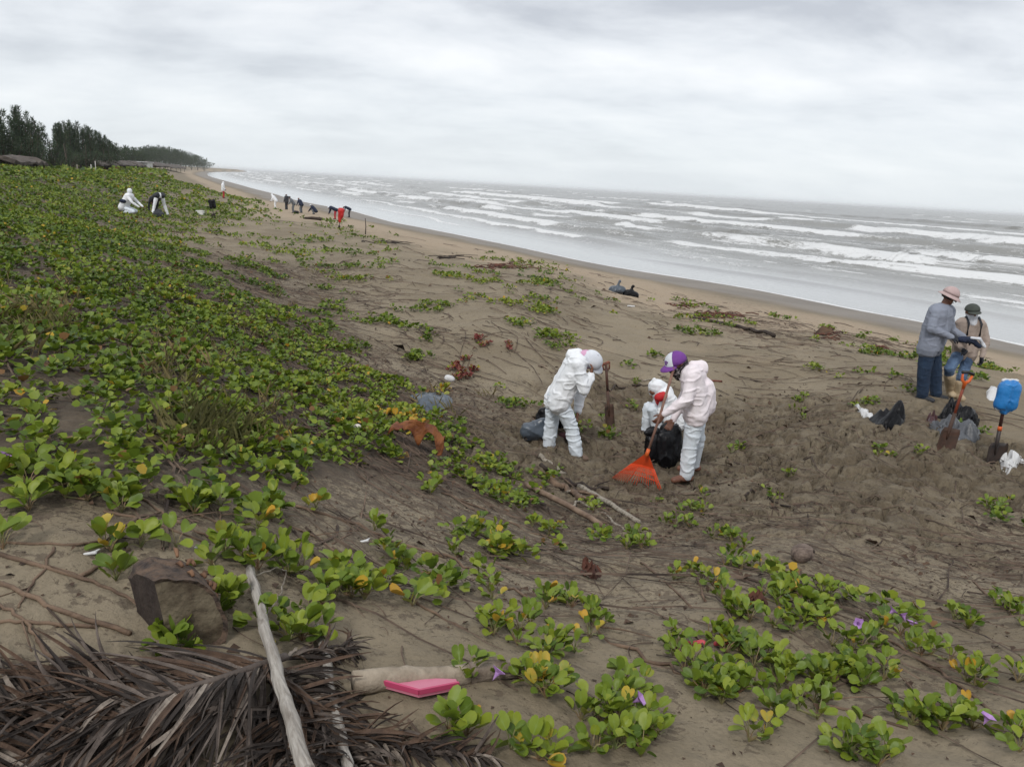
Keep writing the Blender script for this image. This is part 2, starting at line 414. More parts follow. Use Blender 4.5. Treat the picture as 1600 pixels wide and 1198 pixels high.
# crumbs of rotten leaves and stems in the sand
lv = mathn(nt, 'ADD', mathn(nt, 'MULTIPLY', attr(nt, 'lit'), mathn(nt, 'SUBTRACT', 1.0, mathn(nt, 'MULTIPLY', attr(nt, 'churn'), .6))), mathn(nt, 'ADD', .03, mathn(nt, 'MULTIPLY', attr(nt, 'veg'), .5)))
lt = mathn(nt, 'GREATER_THAN', mathn(nt, 'ADD', mathn(nt, 'MULTIPLY', lv, .235), noise(nt, 26, 5, .72, dist=1.2, stretch=((1, 1.35, 1), R(-55)))), .71)
lt2 = mathn(nt, 'GREATER_THAN', mathn(nt, 'ADD', mathn(nt, 'MULTIPLY', lv, .19), noise(nt, 7, 7, .7, stretch=((1, 1.3, 1), R(-55)))), .665)
base = mixc(nt, mathn(nt, 'MULTIPLY', lt, .7), base, (.06, .043, .030)); base = mixc(nt, mathn(nt, 'MULTIPLY', lt2, .55), base, (.065, .045, .034))
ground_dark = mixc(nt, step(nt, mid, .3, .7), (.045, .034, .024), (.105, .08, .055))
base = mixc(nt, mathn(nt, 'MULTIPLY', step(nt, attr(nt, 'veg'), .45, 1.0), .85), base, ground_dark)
base = mixc(nt, mathn(nt, 'MULTIPLY', mathn(nt, 'SUBTRACT', fine, .47), 1.1), base, (.02, .015, .01))
wetc = mixc(nt, step(nt, noise(nt, .3, 3), .4, .6), (.150, .122, .092), (.185, .153, .118))
base = mixc(nt, attr(nt, 'wet'), base, wetc)
L(base, b.inputs['Base Color'])
L(mathn(nt, 'SUBTRACT', .93, mathn(nt, 'MULTIPLY', attr(nt, 'wet'), .45)), b.inputs['Roughness']); b.inputs['Specular IOR Level'].default_value = .35
bh = mathn(nt, 'ADD', mathn(nt, 'MULTIPLY', noise(nt, 14, 8, .7), 1.0), mathn(nt, 'MULTIPLY', fine, .35))
bp = N('ShaderNodeBump'); bp.inputs['Distance'].default_value = .045
L(bh, bp.inputs['Height']); L(mathn(nt, 'ADD', .5, mathn(nt, 'MULTIPLY', attr(nt, 'churn'), .7)), bp.inputs['Strength'])
L(bp.outputs[0], b.inputs['Normal'])
tag(link('sand', me, m), kind='structure')
print('ground', time.time() - T0)

# ------------------------------------------------------------------ sea
az = np.radians(np.concatenate([np.linspace(-32, 40, 560, endpoint=False), np.linspace(40, 160, 50)]))
rr = np.concatenate([np.geomspace(16, 420, 620), np.geomspace(420, 3000, 90)[1:], np.geomspace(3000, 40000, 14)[1:]])
A, RR = np.meshgrid(az, rr); X = RR * np.sin(A); Y = RR * np.cos(A)
s, l = shore_sl(X, Y)
Z = np.zeros_like(X); foam = np.zeros_like(X)
def crest(s0, width, amp, wob, seed, fl, lo=.42, hi=.62, foamw=1.0, wl=60.):
    """a breaking wave parallel to the shore: steep face towards the beach, long back"""
    global Z, foam
    c = s0 + (fbm(l / wl, l * 0, o=3, seed=seed) - .5) * wob + (fbm(l / 9, l * 0, o=2, seed=seed + 3) - .5) * wob * .30
    d = s - c
    pr = np.where(d > 0, np.exp(-(d / (width * 1.5)) ** 2), np.exp(-(d / (width * .5)) ** 2))
    on = .25 + .75 * sstep(lo - .1, hi, fbm(l / fl, l * 0 + seed, o=3, seed=seed + 7))
    am = amp * 1.35 * on * sstep(0, 6, s)
    Z = Z + am * pr
    br = sstep(lo, hi, fbm(l / fl + 5, l * 0 + seed, o=3, seed=seed + 9))
    ragged = fbm(l / 2.0, s / 2.5, o=3, seed=seed + 11)
    fw = width * foamw * (.6 + 1.2 * ragged) * (.62 if s0 > 20 else .45)
    band = sstep(-fw * 1.6, -fw * .7, d) * (1 - sstep(width * .05, width * .55, d))
    foam = np.maximum(foam, band * br)
    tail = sstep(-fw * 4.5, -fw * .5, d) * (1 - sstep(0, width * 3.2, d))
    foam = np.maximum(foam, tail * br * .40)
crest(7, 1.3, .12, 5, 101, 30, .50, .62, .4, 40)
crest(15, 1.8, .26, 9, 111, 34, .42, .56, .7, 70)
crest(26, 2.4, .38, 8, 121, 28, .40, .54, .9)
crest(38, 3.2, .62, 9, 131, 26, .44, .56, .8)
crest(52, 3.6, .45, 12, 141, 30, .46, .60, .8)
crest(72, 4.2, .6, 14, 151, 50, .46, .58, .7)
crest(104, 6.0, .95, 14, 161, 60, .40, .52, .85, 120)
crest(134, 6, .6, 16, 171, 60, .46, .58, .7, 120)
crest(176, 7, .85, 20, 181, 80, .47, .58, .7, 140)
crest(245, 8, .8, 30, 191, 70, .52, .62, .6, 160)
crest(330, 9, .7, 36, 201, 60, .55, .64, .6, 160)
crest(460, 10, .7, 40, 211, 60, .57, .66, .6, 160)
# foam carpet between the breakers
zone = sstep(5, 14, s) * (1 - sstep(70, 150, s))
st = fbm(l / 6, s / 1.8, o=5, seed=221, g=.65)
foam = np.maximum(foam, zone * (.18 + .8 * sstep(.42, .66, st)) * .66)
farl = sstep(150, 320, RR) * (A < 0.1) * zone
foam = np.maximum(foam, farl * .5)
hsea = full_h(X, Y)
# thin swash line where the water ends on the sand
edge_ = (1 - sstep(0.012, .04, -hsea + (fbm(l / 3, s, o=2, seed=231) - .5) * .015)) * sstep(-.1, 0, -hsea)
foam = np.maximum(foam, edge_ * .95)
foam = np.maximum(foam, (1 - sstep(0, 3.5, s)) * .30 * sstep(.4, .6, fbm(l / 5, s / 1.3, o=3, seed=233)))
chop = (fbm(l / 6, s / 2.4, o=4, seed=241, g=.55) - .5) * sstep(8, 40, s)
Z = Z + chop * .5 * (1 - .6 * sstep(300, 1500, RR)) + (fbm(l / 1.5, s / .8, o=2, seed=251) - .5) * .06 * sstep(3, 20, s) * (1 - sstep(80, 200, RR))
Z = np.where(RR > 2800, 0, Z)
V = np.stack([X, Y, Z], -1).reshape(-1, 3)
co = np.stack([l, s, np.zeros_like(s)], -1).reshape(-1, 3)
deep = sstep(3, 22, s)
F = grid_faces(len(rr), len(az))
keep = (s > -14).ravel()[F].any(1)
F = F[keep]; used = np.unique(F); remap = np.full(len(V), -1); remap[used] = np.arange(len(used)); F = remap[F]
me = np_mesh('sea', V[used], F, {'foam': foam.ravel()[used], 'shoreco': co[used], 'deep': deep.ravel()[used]})
m, nt, b = newmat('sea_water'); N = nt.nodes.new; L = nt.links.new
sc = nt.nodes.new('ShaderNodeAttribute'); sc.attribute_name = 'shoreco'; sv = sc.outputs['Vector']
fn = noise(nt, 1.0, 8, .72, sv, 1.6, ((.75, 1.7, 1), 0)); fn2 = noise(nt, 1.0, 5, .65, sv, .4, ((.09, .45, 1), 0))
fo = mathn(nt, 'ADD', attr(nt, 'foam'), mathn(nt, 'ADD', mathn(nt, 'MULTIPLY', mathn(nt, 'SUBTRACT', fn, .5), 2.1), mathn(nt, 'MULTIPLY', mathn(nt, 'SUBTRACT', fn2, .5), 1.2)))
fo = mathn(nt, 'ADD', fo, mathn(nt, 'MULTIPLY', mathn(nt, 'SUBTRACT', noise(nt, 1.0, 5, .7, sv, .8, ((3.2, 4.5, 1), 0)), .5), .9))
ff = mathn(nt, 'MULTIPLY', step(nt, fo, .46, .86), step(nt, attr(nt, 'foam'), .02, .14))
wc = mixc(nt, step(nt, noise(nt, 1, 3, .5, sv, 0, ((.02, .06, 1), 0)), .35, .65), (.185, .182, .168), (.235, .232, .215))
wc = mixc(nt, attr(nt, 'deep'), (.33, .33, .325), wc)
L(mixc(nt, ff, wc, (.66, .665, .665)), b.inputs['Base Color'])
L(mathn(nt, 'ADD', mathn(nt, 'MULTIPLY', attr(nt, 'deep'), .16), mathn(nt, 'ADD', .10, mathn(nt, 'MULTIPLY', ff, .6))), b.inputs['Roughness'])
b.inputs['IOR'].default_value = 1.333
bp = N('ShaderNodeBump'); bp.inputs['Distance'].default_value = .16
wv = mathn(nt, 'ADD', noise(nt, 1.0, 5, .62, sv, .3, ((.9, 2.4, 1), 0)), mathn(nt, 'MULTIPLY', fn, .4))
L(wv, bp.inputs['Height']); L(mathn(nt, 'ADD', .10, mathn(nt, 'MULTIPLY', attr(nt, 'deep'), .8)), bp.inputs['Strength']); L(bp.outputs[0], b.inputs['Normal'])
tag(link('sea', me, m), kind='structure')
print('sea', time.time() - T0)
# ------------------------------------------------------------------ leaves
m, nt, b = newmat('vine_leaf'); N = nt.nodes.new; L = nt.links.new
def ramp(nt, v, stops):
    r = nt.nodes.new('ShaderNodeValToRGB'); nt.links.new(v, r.inputs[0]); els = r.color_ramp.elements
    els[0].position = stops[0][0]; els[0].color = (*stops[0][1], 1); els[1].position = stops[-1][0]; els[1].color = (*stops[-1][1], 1)
    for p, c in stops[1:-1]: els.new(p).color = (*c, 1)
    return r.outputs[0]
LEAFSTOPS = [(0, (.030, .062, .014)), (.25, (.078, .128, .014)), (.5, (.158, .220, .019)), (.68, (.25, .295, .026)), (.74, (.27, .29, .045)), (.80, (.50, .34, .035)), (.88, (.56, .30, .03)), (.92, (.19, .085, .035)), (.96, (.19, .020, .034)), (1, (.25, .028, .05))]
lc = ramp(nt, attr(nt, 'tint'), LEAFSTOPS)
lc = mixc(nt, mathn(nt, 'MULTIPLY', noise(nt, 60, 3), .35), lc, (.06, .10, .02))
lc = mixc(nt, mathn(nt, 'MULTIPLY', mathn(nt, 'POWER', attr(nt, 'rib'), 6), .5), lc, (.22, .30, .10))
L(lc, b.inputs['Base Color']); b.inputs['Roughness'].default_value = .45; b.inputs['Specular IOR Level'].default_value = .28
tr = N('ShaderNodeBsdfTranslucent'); L(lc, tr.inputs[0]); ad = N('ShaderNodeMixShader'); ad.inputs[0].default_value = .18
L(b.outputs[0], ad.inputs[1]); L(tr.outputs[0], ad.inputs[2]); L(ad.outputs[0], nt.nodes['Material Output'].inputs[0])
M_LEAF = m
M_STEM = pmat('vine_stem', (.15, .10, .065), (.08, .05, .035), 9, .8, .4)
M_PET = pmat('leaf_stalk', (.16, .20, .07), (.20, .12, .07), 14, .6)
M_TWIG = pmat('dead_twig', (.15, .105, .075), (.026, .017, .013), 4.5, .9, coords='Object')
# low leaf: 6 points folded on the midrib
LEAF6 = np.array([(0, 0, 0), (.42, .25, .10), (.44, .72, .10), (0, .86, .0), (-.44, .72, .10), (-.42, .25, .10)])
LEAF6F = np.array([(0, 1, 2), (0, 2, 3), (0, 3, 4), (0, 4, 5)])
LEAF4 = np.array([(0, 0, 0), (.5, .5, .1), (0, 1, 0), (-.5, .5, .1)]); LEAF4F = np.array([(0, 1, 2), (0, 2, 3)])
def euler_mats(yaw, pitch, roll):
    cy, sy, cp, sp, cr_, sr = np.cos(yaw), np.sin(yaw), np.cos(pitch), np.sin(pitch), np.cos(roll), np.sin(roll)
    z = np.zeros_like(yaw); o = np.ones_like(yaw)
    Rz = np.stack([np.stack([cy, -sy, z], -1), np.stack([sy, cy, z], -1), np.stack([z, z, o], -1)], -2)
    Rx = np.stack([np.stack([o, z, z], -1), np.stack([z, cp, -sp], -1), np.stack([z, sp, cp], -1)], -2)
    Ry = np.stack([np.stack([cr_, z, sr], -1), np.stack([z, o, z], -1), np.stack([-sr, z, cr_], -1)], -2)
    return Rz @ Rx @ Ry
def scatter_faces(T, TF, pos, yaw, pitch, roll, size):
    M = euler_mats(yaw, pitch, roll) * size[:, None, None]
    V = np.einsum('nij,kj->nki', M, T) + pos[:, None]
    F = TF[None] + (np.arange(len(pos)) * len(T))[:, None, None]
    return V.reshape(-1, 3), F.reshape(-1, 3)
def rand_sector(r0, r1, per_m2, a0=-46, a1=46):
    n = int(.5 * R(a1 - a0) * (r1 * r1 - r0 * r0) * per_m2)
    r = np.sqrt(RNG.uniform(r0 * r0, r1 * r1, n)); a = RNG.uniform(R(a0), R(a1), n)
    return r * np.sin(a), r * np.cos(a)
KEEP_OUT = [(G(u, v), r) for u, v, r in [(882, 712, .25), (1072, 745, .35), (1020, 690, .3), (1000, 755, .55), (1450, 624, .25), (1500, 624, .25), (675, 632, .48), (655, 700, .34), (280, 950, .22), (850, 690, .25), (1388, 660, .3), (1490, 675, .4), (980, 740, .25)]]
def clear_of(x, y):
    k = np.ones(x.shape, bool)
    for p, r in KEEP_OUT: k &= (x - p.x) ** 2 + (y - p.y) ** 2 > r * r
    return k
def gen_cover():
    VV, FF, TT = [], [], []; vo = 0
    bands = [(1.6, 6, 34, .056, 17, LEAF6, LEAF6F), (6, 13, 34, .058, 16, LEAF6, LEAF6F), (13, 26, 24, .068, 12, LEAF6, LEAF6F), (26, 55, 11, .10, 8, LEAF4, LEAF4F), (55, 120, 2.4, .22, 7, LEAF4, LEAF4F), (120, 260, .25, .7, 5, LEAF4, LEAF4F)]
    for r0, r1, dn, size, nl, T, TF in bands:
        x, y = rand_sector(r0, r1, dn)
        z = base_h(x, y)
        d = lookup(VEG, x, y, z)
        s, l = shore_sl(x, y)
        d = np.where(r0 > 100, np.where(s < -22, .7, 0), d)
        n = fbm(x * 1.05, y * 1.05, o=3, seed=301); n = np.clip((n - .25) / .5, 0, 1); n2 = vnoise(x * 3.2, y * 3.2, seed=311)
        xr = x * .73 - y * .68; yr = x * .68 + y * .73; n3 = np.clip((fbm(xr * .35, yr * 1.3, o=3, seed=341) - .25) / .5, 0, 1)
        th = .42 * n + .28 * n2 + .30 * n3; d = d * .71 + .055 * (d > .1)
        k = (d > .03) & (th < d * .92 + .13 * sstep(.05, .2, d)) & clear_of(x, y) & (z > 1.0)
        x, y, d = x[k], y[k], d[k]
        vig = .75 + .5 * vnoise(x * .9, y * .9, seed=321)          # vigour of the patch
        hue = vnoise(x * .5, y * .5, seed=331) * .6 + vnoise(x * 2.3, y * 2.3, seed=332) * .4
        cl = RNG.normal(0, 1, len(x))
        px = np.repeat(x, nl); py = np.repeat(y, nl); pv = np.repeat(vig, nl); ph = np.repeat(hue, nl); pc = np.repeat(cl, nl)
        spread = .085 * (size / .06) ** .8
        a = RNG.uniform(0, 2 * np.pi, len(px)); rad = np.sqrt(RNG.uniform(0, 1, len(px))) * spread
        px = px + np.cos(a) * rad; py = py + np.sin(a) * rad
        pz = full_h(px, py) + (.012 + .085 * (1 - (rad / spread) ** 2 * .75) * RNG.uniform(.4, 1.15, len(px)) * pv) * (size / .06) ** .6
        yaw = a - np.pi / 2 + RNG.normal(0, .7, len(px)); pitch = np.clip(1.25 - rad / spread * 1.1, 0, 2) + RNG.normal(0, .35, len(px)); roll = RNG.normal(0, .35, len(px))
        sz = size * RNG.uniform(.6, 1.15, len(px)) * (.8 + .25 * pv)
        t = np.clip(.20 + ph * .48 + RNG.normal(0, .13, len(px)) + pc * .03, 0, .70)
        u = RNG.uniform(0, 1, len(px)); yel = .014 + .04 * (ph > .62)
        t = np.where(u < yel, RNG.uniform(.74, .87, len(px)), t); t = np.where((u > .975), .92, t)
        V, F = scatter_faces(T, TF, np.stack([px, py, pz], -1), yaw, pitch, roll, sz)
        VV.append(V); FF.append(F + vo); TT.append(np.repeat(t, len(T))); vo += len(V)
    return np.concatenate(VV), np.concatenate(FF), np.concatenate(TT)
V, F, T = gen_cover()
me = np_mesh('ground_cover', V, F, {'tint': T}, smooth=False)
tag(link('ground_cover', me, M_LEAF), 'green creeping beach vine covering the dune slopes', kind='stuff')
print('cover tris', len(F), time.time() - T0)

# dead stems, twigs and runners lying on the sand
def gen_twigs():
    VV, FF = [], []; vo = 0
    for r0, r1, dn, wd, ln in [(1.8, 6, 40, .0038, .24), (2.0, 9, 13, .0068, 1.2), (6, 12, 100, .0066, .36), (8, 16, 10, .010, 1.4), (12, 26, 26, .012, .55), (26, 60, 2.2, .02, .9)]:
        x, y = rand_sector(r0, r1, dn); z = base_h(x, y); d = lookup(LIT, x, y, z) 
        d = d * (1 - .6 * churn_mask(x, y)); k = (RNG.uniform(0, 1, len(x)) < d ** 1.3 * (.35 + 1.3 * vnoise(x * .8, y * .8, seed=401))) & (z > .8); x, y = x[k], y[k]; n = len(x)
        a = np.where(RNG.uniform(0, 1, n) < .75, RNG.normal(-.75, .35, n), RNG.uniform(-np.pi, np.pi, n))
        le = ln * np.exp(RNG.normal(0, .55, n)); w = wd * RNG.uniform(.5, 1.3, n); ns = 5
        cv = RNG.normal(0, .5, n); pts = []
        cxx, cyy = x.copy(), y.copy()
        for i in range(ns):
            pts.append((cxx.copy(), cyy.copy(), a.copy())); cxx += np.cos(a) * le / ns; cyy += np.sin(a) * le / ns; a = a + cv * .35 + RNG.normal(0, .16, n)
        lift = RNG.uniform(0, .03, n)
        rings = []
        for i, (qx, qy, qa) in enumerate(pts):
            h = full_h(qx, qy) + w * .6 + lift * np.sin(np.pi * i / (ns - 1)) + .004
            ww = w * (1 - .12 * i); nx_, ny_ = -np.sin(qa), np.cos(qa)
            rings.append(np.stack([np.stack([qx + nx_ * ww, qy + ny_ * ww, h - ww * .5], -1), np.stack([qx, qy, h + ww * .7], -1), np.stack([qx - nx_ * ww, qy - ny_ * ww, h - ww * .5], -1)], 1))
        V = np.stack(rings, 1)                                     # n, ns, 3, 3
        idx = np.arange(n)[:, None, None] * ns * 3 + (np.arange(ns - 1) * 3)[None, :, None]
        F = np.stack([np.stack([idx[..., 0] + j, idx[..., 0] + j + 1, idx[..., 0] + j + 4, idx[..., 0] + j + 3], -1) for j in (0, 1)], 2).reshape(-1, 4)
        VV.append(V.reshape(-1, 3)); FF.append(F + vo); vo += n * ns * 3
    return np.concatenate(VV), np.concatenate(FF)
V, F = gen_twigs()
tag(link('dead_stems', np_mesh('dead_stems', V, F, smooth=False), M_TWIG), 'dry brown vine stems and twigs strewn over the sand', kind='stuff')
print('twig quads', len(F), time.time() - T0)
# crumbs of dead leaves
def gen_crumbs():
    VV, FF, TT = [], [], []; vo = 0
    for r0, r1, dn, sz in [(1.6, 6, 330, .017), (6, 14, 150, .030), (14, 40, 8, .07)]:
        x, y = rand_sector(r0, r1, dn); z = base_h(x, y); d = lookup(LIT, x, y, z)
        k = (RNG.uniform(0, 1, len(x)) < d ** 1.5 * np.clip(vnoise(x * 1.7, y * 1.7, seed=411) * 2.2 - .5, 0, 1)) & (z > 1.3); x, y = x[k], y[k]; n = len(x)
        V, F = scatter_faces(LEAF4 * np.array([.8, 1.2, 2.5]), LEAF4F, np.stack([x, y, full_h(x, y) + .004], -1), RNG.uniform(0, 6.3, n), RNG.normal(.1, .3, n), RNG.normal(0, .4, n), sz * np.exp(RNG.normal(0, .45, n)))
        VV.append(V); FF.append(F + vo); vo += len(V)
    return np.concatenate(VV), np.concatenate(FF)
V, F = gen_crumbs()
M_CRUMB = pmat('dead_leaf', (.028, .019, .015), (.11, .065, .04), 3, .9)
tag(link('leaf_litter', np_mesh('leaf_litter', V, F, smooth=False), M_CRUMB), 'dark crumbled dead leaves scattered on the sand', kind='stuff')
# dry and green grass tufts
def gen_grass():
    spots = [(60, 500, 40, .9), (270, 560, 60, 1), (315, 690, 45, 1), (450, 540, 60, .5), (420, 470, 70, .4), (590, 660, 40, .3), (700, 640, 50, .3), (150, 420, 120, .4), (60, 350, 120, .5), (330, 670, 40, 1), (400, 660, 50, .5), (30, 520, 60, .8)]
    P0 = []
    for u, v, r_, w_ in spots:
        n = int(26 * w_); uu = RNG.normal(u, r_ * .6, n); vv = RNG.normal(v, r_ * .35, n); P0.append(ground(uu, np.maximum(vv, 275)))
    P0 = np.concatenate(P0); nb = 12
    pos = np.repeat(P0, nb, 0); n = len(pos); pos[:, :2] += RNG.normal(0, .06, (n, 2)); pos[:, 2] = full_h(pos[:, 0], pos[:, 1])
    T = np.array([(-.012, 0, 0), (.012, 0, 0), (.007, .55, .02), (0, 1, -.12)]); TF = np.array([(0, 1, 2), (0, 2, 3)])
    V, F = scatter_faces(T * np.array([2, 1, 1]), TF, pos, RNG.uniform(0, 6.3, n), RNG.uniform(.5, 1.4, n), RNG.normal(0, .3, n), RNG.uniform(.1, .24, n))
    return V, F
V, F = gen_grass()
M_DRY = pmat('dry_grass', (.19, .135, .06), (.10, .10, .03), 1.3, .8)
tag(link('dry_grass', np_mesh('dry_grass', V, F, smooth=False), M_DRY), 'straw coloured dry grass between the vines', kind='stuff')
print('litter', time.time() - T0)
# ------------------------------------------------------------------ leafy vine plants near the lens, leaf by leaf
def leaf_mesh(i, tint):
    rnd = random.Random(100 + i)
    half = [(0, 0), (.17, .06), (.33, .26), (.39, .52), (.36, .78), (.22, .93), (.07, .91), (0, .84)]
    fold = rnd.uniform(.25, .95); curl = rnd.uniform(-.25, .35); wv = rnd.uniform(-.05, .05)
    V = [(0, 0, 0), (0, .42, 0), (0, .80, 0)]; rib = [1, 1, 1]; F = []; ts = [tint, tint, tint]
    def z(x, y): return abs(x) * fold - curl * (y - .2) ** 2 * .6 + wv * math.sin(6 * y) * abs(x) * 3
    V = [(x, y, z(x, y)) for x, y, _ in V]
    for sgn in (1, -1):
        b = len(V)
        for x, y in half[1:-1]: V.append((sgn * x, y, z(x, y))); rib.append(0); ts.append(min(1, max(0, tint + rnd.uniform(-.04, .04))))
        ring = [0] + list(range(b, b + 6)) + [2]
        for k in range(7):
            t = (1, ring[k], ring[k + 1]); F.append(t if sgn > 0 else t[::-1])
    me = bpy.data.meshes.new('leaf'); me.from_pydata(V, [], F)
    me.attributes.new('tint', 'FLOAT', 'POINT').data.foreach_set('value', np.array(ts, np.float32)); me.attributes.new('rib', 'FLOAT', 'POINT').data.foreach_set('value', np.array(rib, np.float32))
    me.polygons.foreach_set('use_smooth', np.ones(len(F), bool)); me.materials.append(M_LEAF); me.update(); return me
GREEN = [leaf_mesh(i, t) for i, t in enumerate([.18, .3, .36, .42, .46, .5, .5, .54, .58, .6, .64, .67, .40, .56])]
YELLOW = [leaf_mesh(50 + i, t) for i, t in enumerate([.74, .78, .82, .86])]
REDL = [leaf_mesh(70 + i, t) for i, t in enumerate([.96, .98, 1.0, .92])]
M_PETAL = pmat('petal', (.42, .26, .50), (.30, .14, .40), 20, .6)
def flower_mesh():
    mb = MB(); V = [(0, 0, 0)]; F = []
    for j, (r_, z_) in enumerate([(.006, .02), (.012, .035), (.030, .048)]):
        for k in range(10):
            a = k * math.pi / 5; q = r_ * (1 + (.12 * math.cos(5 * a) if j == 2 else 0)); V.append((q * math.cos(a), q * math.sin(a), z_))
    for k in range(10): F.append((0, 1 + k, 1 + (k + 1) % 10))
    for j in range(2):
        for k in range(10): F.append((1 + j * 10 + k, 11 + j * 10 + k, 11 + j * 10 + (k + 1) % 10, 1 + j * 10 + (k + 1) % 10))
    me = bpy.data.meshes.new('flower'); me.from_pydata(V, [], F); me.materials.append(M_PETAL); return me
FLOWER = flower_mesh()
def vine(u, v, ru, rv, n, yf, fl, label, red=0, size=.056, group='vine clumps on the sand', name='beach_vine'):
    if u < 700 and not red: size *= 1.32
    n = int(n * (2.3 if size < .06 else 1.6)) if not red else n;  yf = yf * (.55 if yf < .4 else 1)
    c = G(u, v); root = thing(name, label, 'plant', c, 0, group)
    rs = random.Random(int(u * 7 + v))
    uu = []; vv = []
    ang = -.30                                                   # runners trail down to the right in the picture
    for i in range(n):
        q = rs.uniform(0, 6.283); r_ = math.sqrt(rs.uniform(0, 1)); a = r_ * math.cos(q) * ru; b_ = r_ * math.sin(q) * rv
        uu.append(u + a * math.cos(ang) + b_ * math.sin(ang)); vv.append(v - a * math.sin(ang) * .8 + b_ * math.cos(ang))
    m_ = max(1, round(n / 7)); uu = uu[:m_]; vv = vv[:m_]                # nodes of the runner, a rosette of leaves at each
    nodes = ground(uu, vv); pts = nodes[np.arange(n) % m_]
    st = MB()
    cx_, cy_ = pts[:, 0].mean(), pts[:, 1].mean()
    # a runner from one end to the other
    run = nodes[np.argsort(nodes[:, 0])]
    rp = [Vector(p) - c + Vector((0, 0, .008)) for p in run]
    if len(rp) > 1: st.tube(rp, [.0045] * len(rp), 5)
    for i in range(n):
        p = Vector(pts[i]); 
        h = rs.uniform(.018, .075); a = 6.283 * (i // m_) / 7.0 + (i % m_) * 1.3 + rs.gauss(0, .35)
        off = rs.uniform(.01, .05); tip = Vector((p.x + math.cos(a) * off, p.y + math.sin(a) * off, p.z + h)) - c
        rt = Vector((p.x, p.y, p.z)) - c
        st.tube([rt, rt.lerp(tip, .6) + Vector((0, 0, .01)), tip], [.0028, .0022, .0018], 3, cap=False)
        x = rs.random()
        me = rs.choice(REDL) if x < red else (rs.choice(YELLOW) if x < red + yf else rs.choice(GREEN))
        lf = link('leaf', me, None, root, tip); sz = size * rs.uniform(.65, 1.12) * (.8 if red else 1)
        lf.scale = (sz, sz, sz)
        pitch = rs.gauss(.62, .33) + (h - .045) * 6
        lf.rotation_euler = (Matrix.Rotation(a - math.pi / 2 + rs.gauss(0, .3), 3, 'Z') @ Matrix.Rotation(pitch, 3, 'X') @ Matrix.Rotation(rs.gauss(0, .35), 3, 'Y')).to_euler()
    st.build('stem', M_PET if not red else M_STEM, root)
    for (fu, fv) in fl:
        p = G(fu, fv + 6); f = link('flower', FLOWER, None, root, p - c + Vector((0, 0, .07))); f.rotation_euler = (rs.uniform(.3, .9), rs.uniform(-.4, .4), rs.uniform(0, 6)); f.scale = (.85,) * 3
    return root
